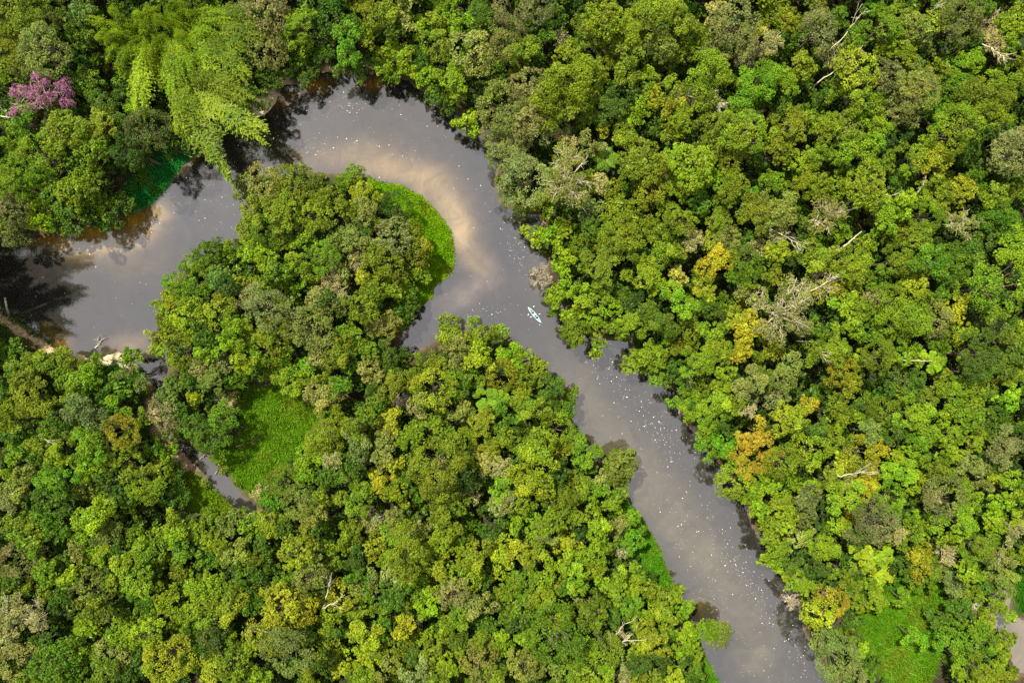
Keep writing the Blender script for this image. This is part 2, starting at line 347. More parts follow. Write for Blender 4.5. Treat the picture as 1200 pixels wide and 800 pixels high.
def crown_leaves(R, kind, seed):
    """leaf quads, brightness and hue variation, and the limb ends of a crown of radius R centred on the origin"""
    rng = np.random.default_rng(seed)
    ex = rng.uniform(.84, 1.16)
    if kind == 'f':                       # close dome of fine foliage
        nl = int(9 + R * 1.2); lr = (.34, .46); spread = .62; h = .5; lsz, dens, wd, jit = .34, 92, .55, .7; subr = .30; nsub = 13
    elif kind == 's':                     # separate flat rosettes
        nl = int(13 + R); lr = (.15, .24); spread = .86; h = .45; lsz, dens, wd, jit = .62, 42, .62, .25; subr = .55; nsub = 5
    elif kind == 'd':                     # thin, half bare
        nl = int(8 + R * 1.5); lr = (.18, .34); spread = .8; h = .35; lsz, dens, wd, jit = .40, 38, .5, .8; subr = .45; nsub = 6
    else:                                 # billowing clumps
        nl = int(8 + R * 1.5); lr = (.22, .40); spread = .76; h = .5; lsz, dens, wd, jit = .40, 78, .6, .65; subr = .42; nsub = 8
    cz = (.72, 1.0, 1.3, .85, 1.15)[seed % 5] * rng.uniform(.93, 1.07) if kind in 'bf' else 1.0
    nl = max(5, int(nl / cz ** 1.6)); lr = (lr[0] * cz, lr[1] * cz); lsz *= rng.uniform(.78, 1.15); h *= rng.uniform(.75, 1.25)
    i = np.arange(nl); rad = R * spread * np.sqrt((i + rng.uniform(0, .9, nl)) / nl); th = i * 2.39996 + rng.normal(0, .45, nl) + rng.random() * 6
    out = 1 + .12 * np.sin(2 * th + rng.random() * 6) + .10 * np.sin(3 * th + rng.random() * 6)
    rad = rad * out
    lobes = np.stack([rad * np.cos(th) * ex, rad * np.sin(th) / ex, R * h * (1 - (rad / R) ** 2 * 1.15) + rng.normal(0, .10 * R, nl)], 1)
    lrad = R * rng.uniform(lr[0], lr[1], nl) * (1.0 if R > 3 else 1.12)
    lobes[0, :2] *= .35; lrad[0] = max(lrad[0], R * .30 if kind in 'bf' else 0)
    if kind in 'bd' and nl > 9:
        keep = rng.random(nl) > .12; keep[:3] = True; lobes, lrad = lobes[keep], lrad[keep]; nl = len(lobes)
    lv = rng.random(nl); lh = rng.random(nl)
    zs = .45 if kind == 's' else .8
    sd_ = unit(rng, nl * nsub, -.35); li = np.repeat(np.arange(nl), nsub)
    sc = lobes[li] + sd_ * lrad[li][:, None] * np.array([.74, .74, .74 * zs]); sr = lrad[li] * subr * rng.uniform(.75, 1.3, nl * nsub)
    sv = rng.random(len(sc))
    n = int(dens * np.pi * R * R)
    pr = sr ** 2; si = rng.choice(len(sc), n, p=pr / pr.sum())
    d = unit(rng, n, -.45)
    pos = sc[si] + d * (sr[si] * rng.uniform(.7, 1.1, n))[:, None] * np.array([1, 1, zs])
    l_own = li[si]
    dd = np.linalg.norm(pos[:, None] - lobes[None], axis=2) / lrad[None]; dd[np.arange(n), l_own] = 9
    ok = (dd.min(1) > .72)
    pos, d, si, l_own = pos[ok], d[ok], si[ok], l_own[ok]
    up = np.array([0, 0, 1.0])
    nr = d * .7 + up * (.9 if kind == 's' else .45) + rng.normal(size=d.shape) * jit
    sz = lsz * np.exp(rng.normal(0, .22, len(pos)))
    q = leaves(pos, nr, sz, rng, wd)
    var = (.42 * lv[l_own] + .25 * sv[si] + .33 * rng.random(len(pos)))
    hue = .5 * lh[l_own] + .2 * sv[si] + .3 * rng.random(len(pos))
    return q, var, hue, lobes

def crown_mesh(name, q, var, hue):
    n = len(q)
    return mesh_np(name, q.reshape(-1, 3), np.arange(n * 4).reshape(n, 4), {'var': np.repeat(var, 4), 'hue': np.repeat(hue, 4)})

PROTO = {}
def proto(kind, R, var_id):
    sizes = (2.2, 3.3, 4.6, 6.2)
    s = min(sizes, key=lambda q: abs(math.log(q / R)))
    key = (kind, s, var_id)
    if key not in PROTO:
        seed = 1000 + sizes.index(s) * 100 + var_id * 6 + ord(kind)
        q, v, h, lobes = crown_leaves(s, kind, seed)
        PROTO[key] = dict(R=s, q=q, var=v, hue=h, lobes=lobes, mesh=None, trunk=None, twigs=None, seed=seed)
    return PROTO[key]
def proto_meshes(P, kind):
    if P['mesh'] is None:
        P['mesh'] = crown_mesh('crown', P['q'], P['var'], P['hue']); P['mesh'].materials.append(M_LEAF)
        rng = np.random.default_rng(P['seed'] + 1); R = P['R']
        T = Tubes(); h = 8.0; tr = .05 * R + .06
        z = np.linspace(-h - .6, -.25 * R, 7); wv = np.cumsum(rng.normal(0, .10, (7, 2)), 0); wv -= wv[-1]
        T.add(np.c_[wv, z], np.linspace(tr * 1.3, tr * .75, 7) + np.array([tr * .5, .0, 0, 0, 0, 0, 0]), 8)
        for l in P['lobes']:
            st = np.array([0, 0, -.25 * R - rng.uniform(0, .35 * R)]); e = l * .92; mid = st * .45 + e * .55 + np.array([0, 0, -.12 * R]) + rng.normal(0, .06 * R, 3)
            t = np.linspace(0, 1, 6)[:, None]; T.add((1 - t) ** 2 * st + 2 * t * (1 - t) * mid + t * t * e, np.linspace(tr * .5, .04, 6), 5)
        P['trunk'] = T.mesh('trunk'); P['trunk'].materials.append(M_PALE if kind == 'd' else M_BARK)
        if kind == 'd':
            T = Tubes()
            for l in P['lobes']:
                st = l * np.array([.6, .6, .7])
                for _ in range(4):
                    e = l + unit(rng, 1, -.1)[0] * R * rng.uniform(.22, .5) * np.array([1, 1, .75]); md = (st + e) / 2 + rng.normal(0, .07 * R, 3)
                    t = np.linspace(0, 1, 5)[:, None]; c = (1 - t) ** 2 * st + 2 * t * (1 - t) * md + t * t * e
                    T.add(c, np.linspace(.07, .03, 5), 4)
                    for _k in range(2):
                        s2 = c[rng.integers(2, 4)]; T.add(np.linspace(s2, s2 + unit(rng, 1, -.1)[0] * R * rng.uniform(.10, .22), 3), [.045, .035, .02], 3)
            P['twigs'] = T.mesh('twigs'); P['twigs'].materials.append(M_PALE)
    return P

# ------------------------------------------------------------------ colours of foliage
PAL = dict(L=(.20, .29, .009), G=(.100, .178, .008), O=(.160, .205, .009), A=(.19, .205, .058), D=(.050, .090, .009), Y=(.33, .33, .014), X=(.30, .225, .016), T=(.33, .29, .11), K=(.38, .14, .27), B=(.125, .245, .009), M=(.26, .21, .16))
PAL = {k: np.array(v) for k, v in PAL.items()}
WORD = {'L': 'lime green', 'G': 'mid green', 'O': 'olive green', 'A': 'ash green', 'D': 'dark green', 'Y': 'yellow', 'X': 'orange', 'T': 'tan', 'K': 'pink', 'B': 'bright green', 'M': 'grey brown'}
PAIR = {'GL': 'fresh green', 'LG': 'light green', 'OL': 'yellowish olive', 'LO': 'yellow green', 'OA': 'dull olive', 'AO': 'pale olive', 'OG': 'olive tinged green', 'GO': 'warm green', 'OY': 'golden olive',
        'YO': 'golden yellow', 'LB': 'vivid green', 'BL': 'vivid green', 'DG': 'deep green', 'GD': 'deep green', 'OT': 'straw tinted olive', 'LY': 'bright yellow green', 'YL': 'bright yellow green', 'AG': 'ashy green',
        'GA': 'dusty green', 'AD': 'dark ash green', 'DA': 'dark ash green', 'TO': 'tan and olive', 'AL': 'pale green', 'XO': 'orange tinged olive', 'YX': 'orange yellow', 'GB': 'rich green', 'YT': 'straw yellow', 'TA': 'pale grey tan',
        'AT': 'tan tinged ash', 'DO': 'dark olive', 'LT': 'tan tinged lime', 'TY': 'straw yellow', 'TX': 'rust tan', 'TL': 'pale straw green'}
def colour(code):
    return PAL[code] if len(code) == 1 else .6 * PAL[code[0]] + .4 * PAL[code[1]]
def cword(code): return PAIR.get(code) or WORD[code[0]]

# ------------------------------------------------------------------ the trees, read tile by tile: x y radius colour shape
TREES_TXT = """
@0 0
50 60 100 O f;200 60 85 OG;380 50 75 GA;130 120 65 O;60 220 85 O;215 240 110 AO f;120 285 75 OA;20 330 60 O;170 440 112 K k;40 430 60 D;110 560 75 G;60 690 55 LG;125 630 40 G;300 400 85 D;400 375 75 G;380 170 60 GO;350 290 55 D;300 620 105 O;420 695 95 OG;500 500 85 GD;480 580 75 OL;690 620 95 DA f;600 700 90 D;200 740 95 GL;50 785 65 GL;660 730 65 D;645 470 60 L;1150 30 60 A;1170 200 65 AG;1170 440 80 GD;1110 330 60 GO;760 540 60 D;790 620 60 DG;900 690 50 D;30 150 70 O;160 20 70 GO;60 620 50 G;560 640 60 DG;260 500 60 DA;820 700 55 DG;700 560 50 D
@300 0
50 60 95 A f;40 230 90 AO f;210 110 80 LG;190 200 65 LG;200 270 55 G;340 150 45 G;320 250 55 GD;430 200 90 B;440 130 60 G;60 360 70 DG;180 350 55 DG;430 330 65 G;500 300 55 GD;360 30 90 DG;300 90 65 D;520 60 80 O;620 50 85 O;700 80 70 OT;600 250 60 OL;650 210 50 L;600 300 55 L;710 260 65 L;770 130 55 L;840 200 75 OG;900 40 55 LG;960 120 65 LB;900 115 45 G;1050 60 80 GD;1010 230 95 OT;1040 290 65 LG;920 370 85 LO;800 350 65 OL;740 320 50 L;660 340 45 GL;840 440 60 DG;940 430 65 O;1050 430 55 D;980 570 60 L;1100 80 55 O;1170 130 75 AO f;1170 240 75 AO f;1120 420 60 L;1160 490 110 AO f;1130 580 75 A f;1170 700 100 AO f;260 330 50 DG;530 160 60 OG;640 130 55 DG;850 100 55 O;770 270 50 DG;900 490 50 DG;480 90 50 DG;620 360 40 DG
@600 0
30 60 95 A f;130 30 75 A f;200 80 65 GD;230 180 50 T d;130 210 60 G;45 240 75 O;30 310 55 OL;290 30 50 D;430 60 105 OL;360 150 85 O;560 140 75 O;460 195 45 G f;640 60 105 OL;780 80 85 O;700 200 85 OA;760 250 65 O;870 150 80 OL;550 280 95 OG;440 300 75 O;270 260 65 O;830 240 55 O;660 310 50 DG;1060 110 115 A f;1165 150 42 Y;960 60 65 TO;990 240 80 AO;1120 250 80 TA d;250 390 115 OL;360 440 90 OL;230 520 95 O;370 560 55 G;80 400 85 A f;60 480 85 A;60 590 85 A;150 620 60 A;460 500 80 DG;450 570 45 D;600 510 70 LG;640 400 80 OL;740 420 75 O;820 450 60 T d;925 460 70 TA d;920 370 105 GL;730 490 70 YO;780 560 80 OL;760 620 65 O;1000 540 60 GO;1150 390 100 B;1170 460 55 G;950 600 95 O;1080 620 115 OL;1050 720 75 O;930 700 85 O;1150 730 55 D;250 660 65 T d;260 740 75 YT d;380 680 55 OT;540 650 75 O;590 690 40 TY f;430 610 38 OY;560 760 75 O;660 760 95 O;840 770 105 L;20 680 75 TA;60 750 65 A;560 450 55 D;530 545 45 LG p;440 740 55 G p;320 500 50 OG;690 590 55 DG;850 620 50 D;120 300 55 DG;330 340 50 OG;480 420 45 DG;1000 380 60 OG
@900 0
40 60 80 O;100 90 65 OL;230 60 70 OA;340 80 55 G;20 200 60 TA d;110 170 55 GD;230 150 80 A f;170 300 65 O;85 380 75 LB;20 350 65 GO;410 190 65 GL;540 120 95 G;490 40 50 G;640 60 55 O;700 130 90 OA;780 100 65 OY;640 240 85 OL;560 230 65 OL;720 240 65 GA;810 50 55 G;900 100 105 AG f;1060 130 85 T d;1060 190 60 T d;1170 100 85 OL;1000 30 75 GD;420 330 95 LY;560 360 90 A f;460 480 85 O;330 440 65 O;750 340 60 O;700 420 105 OA;820 320 50 O;940 300 85 LB;880 400 75 G;800 510 75 GB;1080 340 45 L;1020 440 105 O;1050 520 85 LO;1140 410 55 OL;1160 290 65 O;660 520 85 AG;860 610 105 LG;520 570 75 OL;100 590 95 O;190 540 65 GO;280 600 85 OL;370 600 85 OA;440 700 95 LB;250 720 75 OG;150 750 65 L;620 650 55 D;700 720 85 OL;780 740 75 OY;930 680 75 GD;1090 660 65 A;1170 700 100 A f;1000 600 65 D;60 700 65 O;20 650 60 LO;940 765 65 DG;240 460 50 DG;580 480 55 AG;340 760 60 GO;600 130 55 GL;450 560 60 OG;280 250 65 TO d;1120 230 60 OG;950 200 60 DG;60 520 60 DG;880 500 60 DG;1100 760 70 A;560 740 60 GO
@0 200
60 60 80 LG;180 60 85 GL;240 100 60 G;20 160 55 AT;70 180 75 AD;170 160 50 L;180 230 65 L;250 240 55 GL;70 300 75 DA;340 90 95 GL;340 190 85 DG;430 30 65 OG;400 160 55 GL;500 190 50 GL;450 130 60 G;570 150 55 DG;520 230 60 DG;310 240 60 G;420 230 55 DG;10 250 60 OA;1150 70 65 OA;1180 230 75 O;1160 300 55 OL;1170 370 65 L;990 380 75 G f;1080 370 55 LG;900 430 60 GL;840 520 75 LG;960 490 65 OG;1130 520 40 YL;1030 500 65 GA;930 610 65 G f;1020 660 75 LO f;880 690 85 L;790 740 60 L;760 640 50 L;1080 560 60 D;1180 600 60 AT;1100 700 55 DG;1080 770 75 L;960 770 60 DG;1170 740 60 O;720 790 50 LT;820 600 55 OL;900 560 50 DG
@300 200
50 50 85 OT f;190 60 95 O;350 110 65 O f;110 190 95 O;450 40 75 GL;260 220 85 O;70 280 75 G;500 110 80 OY;490 200 75 OT;420 170 55 O;560 230 60 O;330 280 65 OA;220 320 60 LB;40 400 60 L;440 320 75 AO;510 330 60 AO;310 400 75 GO;220 450 85 O;70 480 65 G;180 540 55 LG;110 590 60 LG;640 320 88 A f;760 350 80 O;620 440 75 OL;480 430 60 TO d;360 550 85 T d;520 500 60 OY;630 570 70 OL;490 640 75 OL;710 520 55 O;760 470 55 GL;40 640 105 A f;20 550 60 OG;150 650 60 AT;250 740 105 AO f;180 660 55 TA;600 740 85 OA;440 770 65 LG;320 610 55 D;80 775 85 O;650 180 75 DG;600 150 50 DG;680 660 60 DG;560 420 60 OG;400 480 50 OT;370 630 60 AO;130 100 60 O;300 150 60 O;30 140 60 OT;120 330 55 OG;540 570 55 OG;920 770 85 OL;1050 780 85 OL;1140 760 50 L;690 440 45 DG;280 600 50 TO;500 280 50 DG;730 600 45 G
@600 200
50 60 105 A f;270 60 105 TO d;70 150 65 OG;150 150 55 OY;40 195 50 AD;260 140 60 G;360 160 65 AG;420 60 50 T f;460 90 48 OY f;350 60 60 OG;180 290 65 L;90 300 48 LY;240 270 50 L;330 340 55 GL;240 390 65 L;440 340 60 O;340 430 50 OG;135 490 62 M d;290 540 60 L;220 590 65 LO;280 670 60 L;350 620 55 LO;300 750 75 OG;205 645 30 GL;390 700 50 LB;460 640 55 L f;420 560 55 OG;410 450 90 OG;520 200 95 O;520 310 105 O;650 100 85 OY;600 40 55 O;650 260 55 O;790 70 75 OL;720 180 65 OL;780 240 75 O;860 70 55 L;880 160 55 G;960 40 65 LG;700 370 80 OL;760 400 65 O;850 330 55 TA d;620 490 95 LO;780 490 55 YT;960 420 78 Y;900 520 80 YO;920 590 45 YL;1010 310 75 AO;1040 80 95 O;1120 110 45 GB;950 230 75 O;1090 330 65 DG;1150 200 85 O;1110 370 40 T d;1080 430 75 G;1170 360 45 TY d;1100 480 65 G;1070 550 55 OA;1160 600 65 TO d;1080 610 38 YO;1060 690 68 YO;1120 730 78 Y;570 700 85 L;680 700 75 G;640 640 45 GO;780 610 85 OL;830 700 75 O;920 640 55 GD;960 760 65 GL;860 770 55 OL;480 745 50 GO;560 620 50 D;730 320 50 OG;600 400 60 DG;680 580 50 DG;480 540 60 DG;720 760 60 OG;380 280 60 GD;940 330 60 OY;1000 190 55 OG;620 380 50 OL;520 600 50 GD;480 250 60 OL;1000 690 50 DG
@900 200
20 50 60 LG;40 180 95 OA;170 60 75 LO;250 70 60 O;320 80 60 OL f;470 60 105 OL;290 200 85 TO d;210 250 55 O;340 270 65 OL;540 200 95 LB;620 140 65 L;720 120 65 OL;820 130 75 O;840 60 55 O;920 90 60 OY;780 40 50 O;930 240 85 TL d;980 40 55 G;1060 110 60 O;1170 120 60 GO;1080 220 75 G;1160 330 65 LG;1120 280 60 G;740 210 75 GO;640 280 60 O;720 310 75 OG;460 350 60 OL;40 370 60 OY;50 290 60 TO d;240 410 95 O;400 440 85 OL;30 470 60 O;260 530 85 YO d;100 660 125 TA d;380 540 65 OY;370 620 60 OL;380 720 65 LO;600 420 75 OG;680 470 85 O;700 540 55 OY;780 420 95 G;880 420 85 GB;960 370 85 GD;880 540 50 L;1090 540 135 LO f;520 500 65 GO;550 600 75 OL;500 590 50 TO d;660 680 105 GL;800 690 80 AG f;890 640 65 YO;800 570 60 G;720 600 65 GO;920 760 60 LO;500 740 65 GO;260 760 60 GO;1080 750 65 AD;1170 770 60 L;580 300 60 OG;170 560 60 OT d;450 640 55 OG;180 350 60 DG;600 60 50 DG;560 500 60 DG;1000 700 60 D;840 480 60 DG;330 690 60 DG;820 760 60 OG;620 760 60 GO
@0 400
60 60 65 G;90 130 75 GO;200 110 80 OG;320 90 75 O;110 180 55 O;380 190 80 LG;300 180 55 GO;140 260 95 O;240 300 60 OL;50 290 60 O;440 120 50 OG;400 330 90 DA;530 330 75 GL;40 380 60 O;130 430 50 D;60 470 65 DG;120 500 65 LG;230 450 55 GO;280 530 65 OL;410 490 85 LG;60 600 60 L;80 680 85 OA;60 740 65 A;260 650 85 B;400 600 75 L;390 690 65 OA;450 720 50 L;490 770 65 L;560 420 75 OY f;560 210 65 GD;620 260 30 GL;600 490 60 O;620 620 55 TO;740 600 65 O;680 680 85 OL;770 690 60 LO;610 740 50 L;780 540 50 LO;560 580 60 OG;760 470 55 G;540 680 65 D;740 25 50 LO;850 50 85 O;770 340 78 A f;800 240 65 GA;910 262 34 L;960 40 60 L;1030 90 65 A;1000 180 75 GA;1100 170 65 G;940 130 55 A;930 400 80 GD f;1050 370 85 G f;1000 460 75 GD f;1140 80 65 L;1060 270 45 TX d;612 72 46 GB;1030 530 45 GL;470 250 60 GD;350 270 60 GO;310 380 60 DG;190 500 60 OG;330 640 50 DG;160 600 60 DG;210 730 65 DG;480 420 60 DG;500 540 50 OG;480 640 60 DG;700 520 50 G;660 360 50 OG;620 160 60 DA;300 740 60 DG;850 120 60 OG;900 180 50 DG;560 740 50 DG;840 330 50 GD;820 640 45 DG;830 730 55 DG;30 180 60 DG;20 230 50 DG;360 440 60 OG;30 530 50 DG;460 180 60 G
@300 400
30 40 75 L;300 50 75 OT;150 190 80 LG;170 120 65 OL;90 160 50 OY;60 60 60 LO;260 110 50 LB;390 60 75 O;450 60 65 GB;320 250 85 OT;390 220 65 G;520 40 55 GO;530 130 65 OT;630 80 80 GD;650 200 75 O;760 110 55 O;820 240 95 OY f;850 110 55 O;950 60 85 AO;940 190 65 GO;1010 170 55 OG;1050 90 65 LO;1130 150 75 OY f;1180 60 60 L;1100 260 75 GL s;680 280 50 M d;760 310 50 TO;540 330 55 GO;640 370 68 YO;610 430 60 AO;480 390 65 O;480 470 75 AG;330 430 105 OL;300 520 65 L;740 430 55 O;850 370 55 O;960 330 55 OA;1050 370 75 OY;1000 430 55 O;1070 520 75 OY;1170 470 55 O;1180 350 55 G;850 570 125 O f;860 690 85 O f;600 530 60 AO;640 570 42 Y;590 650 55 YO;660 720 65 OL;470 560 50 DG;400 610 75 G f;470 740 75 GO;550 700 50 O;230 630 55 GL;120 670 75 GO f;210 740 75 OA f;310 720 50 O;390 730 40 O;70 750 60 G;20 710 45 T d;1150 600 50 T d;1080 580 55 OT;1150 680 75 LG;1150 760 65 A;1000 640 60 D;1010 720 45 TX d;350 560 50 TO d;700 460 50 OL;580 280 50 G;440 400 50 OL;900 420 45 OG;570 480 50 DG;1100 440 50 OG;60 130 50 G;700 600 60 DG;740 510 50 OG;330 180 60 O;250 190 50 GO;560 210 50 DG;240 560 60 GL;320 640 45 DG;930 770 60 GO
@600 400
30 70 65 L;50 190 65 O;190 230 75 GD;120 180 50 O;80 310 75 OL;40 250 50 OY;250 320 60 G;100 430 45 LO;200 420 75 OL;60 490 60 OG;130 530 95 OL;230 500 60 O;320 510 90 GL;80 660 85 OY;150 670 60 LO;210 620 55 D;340 570 60 G;220 740 75 OG;330 700 65 GO;400 650 50 AO;390 740 55 GL;512 590 82 OA f;490 710 55 LG;40 750 60 O;470 770 50 GL;400 15 48 L;560 100 60 L;650 70 75 OL;770 130 65 DG;690 160 65 GL;800 40 55 O;870 90 75 LO;820 190 55 AO;790 240 60 GL;960 50 75 OL;990 160 65 OL;1060 40 65 YO;1150 90 55 O;970 270 75 L;880 300 55 DG;820 330 55 L;900 360 75 LB;1120 200 75 AO;1140 270 65 A;1110 320 50 T d;1000 390 55 DG;920 430 60 LB;930 510 62 LB;1140 420 68 X;1130 480 58 X;1080 570 80 XO;1185 550 50 X;1020 490 60 GL;1050 640 85 LG;1120 700 60 GL;1180 650 50 L;1020 600 50 L;1160 770 60 L;1060 290 60 OG;1050 200 50 DG;900 200 50 OG;150 330 50 OL;270 250 45 OG;120 120 55 OY;20 420 60 DG;40 580 45 OG;280 640 50 OG;30 680 40 GD;720 60 60 O;860 250 50 GL;1180 180 50 G;1000 320 50 OG;340 480 50 GL;170 290 50 GO
@900 400
110 120 65 AL f;60 180 75 AL f;40 260 60 A f;20 40 50 YO;230 60 65 O;320 50 75 O;420 90 40 OL;330 140 75 YO;390 200 60 OY;520 80 75 OG f;610 160 55 AG f;650 60 65 LO;680 200 75 DG;560 210 60 DG;780 90 60 LO s;1000 60 100 DG;980 150 95 OG;1080 160 60 O;1150 60 95 DO;830 200 65 O;950 240 60 LO;1120 260 60 LB;870 270 75 OL;960 300 65 OG;480 290 55 GO;550 340 75 OG;690 340 85 LO;820 340 50 L;950 360 65 LG;960 450 75 OL;100 370 95 OY;200 290 40 YX;360 370 65 OL;220 410 55 DG;20 500 55 X;70 560 75 GO;200 520 85 OL;400 520 85 OY;470 430 60 AO;510 500 60 YO;740 440 75 GL;690 520 65 LB;850 510 60 LO;620 560 60 L;620 620 75 LB;700 650 50 L;580 740 75 LB;460 680 75 YX;330 590 60 YO;490 610 50 XO;370 640 55 TO d;810 590 75 OG;950 590 65 AO;1120 500 85 A;1060 450 60 DO;1010 650 55 AO;1080 640 50 OY;830 750 95 AG;950 730 60 LG;1160 700 65 OL;1100 760 60 L;40 660 60 LG;100 680 60 OL;200 700 60 L;370 740 85 LO;180 760 75 AD;60 760 55 O;730 570 55 DG;770 730 50 T d;330 300 65 OG;300 200 50 DG;1160 150 60 OG;430 320 50 DG;620 270 55 OG;750 270 50 OG;600 420 60 DG;300 470 60 OG;550 420 50 G;1030 240 50 DG;1080 360 60 DG;880 440 50 OG;1000 380 50 DG;760 660 60 DG;1060 570 60 DG;900 670 50 OG;280 650 55 OG;560 30 50 OG;800 20 60 G
@0 600
60 70 85 GO;150 70 75 OL;220 30 75 G;130 140 60 GO;250 90 60 G;440 20 85 L;360 90 65 OA;400 110 75 GL;100 230 95 A f;350 180 40 OT;420 190 65 L;480 200 55 L;300 240 60 DG;210 290 65 GL;150 350 65 O;40 310 60 G;310 310 55 L;500 110 75 GA;640 110 60 OG;580 260 75 L;680 190 85 GL;760 210 65 OL;640 330 85 GL;800 50 65 LO;820 120 60 L;920 100 60 O;1000 140 55 LO;870 200 60 G;970 220 50 GB;1090 200 75 OA;1080 60 65 OA;1170 60 65 GO;1150 300 75 DG f;1180 220 50 O;840 290 50 O;780 400 75 LO;660 410 55 G;440 360 85 GA;440 450 75 GO;410 540 65 LO;410 640 65 OL;50 480 85 T d;150 500 75 T d;40 545 55 A;20 630 60 TA;80 710 95 OT;200 610 65 DG;250 700 100 G;320 620 60 G;560 570 75 LO;530 660 85 AO;680 570 85 L;480 760 75 G;600 760 60 D;800 680 105 YO f;820 590 40 O;920 440 95 LO;910 330 60 L;1000 330 60 L;1060 450 85 OL;960 530 50 AG;1000 600 85 D;1170 430 60 G;1100 690 95 O f;1000 740 85 OY;970 660 60 DG;1170 630 60 OL;840 500 60 L;520 310 60 DG;280 400 60 DG;560 190 55 DG;160 210 60 OA;610 500 60 OG;700 480 60 OL;270 480 50 D;720 300 50 DG;1000 40 60 OG;30 410 60 OA;380 280 50 OG;880 60 50 DG;1090 370 60 OG;340 760 60 G;880 560 60 DG;650 660 60 DG;120 790 60 OG;1050 570 60 OG
@300 600
70 50 75 LO;250 20 75 OA;200 170 95 OY f;390 150 60 O;430 100 65 O;50 260 65 DG;250 300 85 OA f;360 240 50 OG;110 420 95 YO f;220 440 75 YO f;420 390 75 OY f;350 490 65 O;60 560 95 OY f;140 650 105 AG f;330 610 62 O;260 780 50 O;520 50 55 OT d;640 40 65 OA;560 170 65 OY;640 100 65 GL;700 200 100 O;620 230 55 O;530 330 65 AO;480 310 60 G;640 390 75 DG;790 170 75 OL;870 120 60 L;880 60 75 O;960 160 50 LO;1020 210 75 O;1150 200 75 LY;980 280 75 LB f;760 330 75 GO;810 430 65 L;920 380 80 A f;1030 430 75 AO;1160 390 50 O;880 520 40 L;680 540 60 Y;590 540 55 GO;510 580 75 LY;520 680 75 LY;420 720 65 OY;660 640 65 O f;750 600 40 L;800 580 50 LO;890 590 55 O;950 600 60 DO;820 680 65 LO;900 700 75 LO;760 740 65 A;600 760 65 OA;690 740 55 OL;1130 600 75 LB;1050 610 50 O;1040 710 95 OA f;1140 760 65 O;840 770 60 OG;500 780 60 LO;310 390 55 O;130 330 60 OG;120 70 60 DG;40 150 55 DG;40 360 60 G;320 320 60 DG;460 470 50 OG;220 560 60 DG;380 560 50 DG;560 430 60 GO;700 300 60 OG;860 250 60 O;760 90 50 OT;1120 100 60 DG;600 300 50 OT;960 500 60 OG;20 760 60 OL;720 430 60 OG;870 330 55 OL;1060 310 60 DG;1180 480 50 OG;1080 500 60 DG;740 680 50 DG;560 620 60 OG;950 100 50 OG;470 240 50 D;310 700 60 DG
@600 600
40 40 65 LO;50 190 75 YO;180 40 65 OL;290 20 50 OG;160 100 55 AO;260 140 65 OY;260 210 50 OL;400 60 75 L;500 70 55 OT;560 30 50 GL;560 130 65 GB;380 190 65 LO;510 190 36 T d;170 260 65 LO;60 310 75 GO;150 360 60 LO;300 310 75 OL;390 270 50 O;480 310 65 LO;590 310 55 OL;700 300 62 LO;570 390 60 L;640 390 65 OL;710 470 75 OL;600 510 55 OL;550 440 55 G;380 460 92 OG f;340 420 50 TO;170 460 95 LO;60 430 75 GO;60 570 60 LO;210 580 140 G f;420 640 85 LO;500 590 50 T d;650 590 75 OL;600 650 60 LO;800 470 48 OL;800 560 58 L;790 640 55 LO;850 660 50 L;880 550 55 GL;970 580 62 OA f;60 720 85 OA;150 740 60 OA;280 720 75 GO;400 740 95 OL;540 760 60 TA d;620 770 65 O;760 790 55 YO;870 740 50 G;600 720 60 D;690 710 55 D;720 580 50 GD;110 100 60 LO;110 180 45 O;440 160 50 OG;320 100 50 D;230 500 50 OG;480 480 60 DG;480 380 55 OG;330 230 50 D;700 390 50 OG;770 390 45 GL;20 500 60 D;320 630 60 GL;100 650 60 OG;660 510 50 GO;200 340 50 OG;260 360 50 DG;340 780 60 OL;20 390 60 OG
@900 600
30 90 75 GL;80 40 65 L;40 170 75 GL;20 230 60 L;160 20 60 OG;150 110 65 OT;260 150 85 L;330 60 50 L;380 30 40 YO;500 50 105 AD f;560 100 75 A;640 20 60 LB;440 190 48 L s;540 200 62 L s;460 245 48 L s;540 285 58 LY s;150 320 85 LB;230 250 55 D;350 280 60 GO;290 400 80 YX f;250 470 75 YL f;110 410 45 M d;310 680 110 AG f;260 620 60 AG f;370 760 75 A f;490 400 75 OL;540 380 55 YO;710 220 75 YO;850 190 60 T d;830 100 65 LO;900 40 85 GL;1060 30 65 LO;1000 160 85 GO;1100 220 85 A d;940 280 65 LO;1100 310 80 OA;850 320 75 AG;740 330 55 GO;780 420 75 AO;960 390 55 GO;1070 420 50 LO;960 440 45 A d;740 580 75 B;680 590 55 BL;860 610 75 GB;1000 530 75 OL;980 620 85 G;1080 660 60 LO;900 700 75 GL;1000 750 85 LO;1150 100 60 A;1120 590 48 O;430 660 40 L;620 120 60 GO;400 340 60 OG;680 280 55 DG;700 90 60 OG;780 270 55 OG;340 200 50 DG;420 110 60 DG;900 440 60 DG;640 480 40 OG;820 740 60 GO;940 160 60 OG;1180 200 60 OG;1010 330 60 DG;620 400 50 GO;800 500 50 DG;440 430 50 OG;1130 480 40 OL;1040 590 50 OG;1120 760 50 O;1185 50 50 LO;120 250 50 DG
"""
T_ALL = []; ox = oy = 0
for ln in TREES_TXT.strip().splitlines():
    if ln[0] == '@': ox, oy = map(float, ln[1:].split()); continue
    for e in ln.split(';'):
        w = e.split()
        if w: T_ALL.append([ox + float(w[0]) / 4, oy + float(w[1]) / 4, float(w[2]) / 4, w[3], w[4] if len(w) > 4 else 'b'])
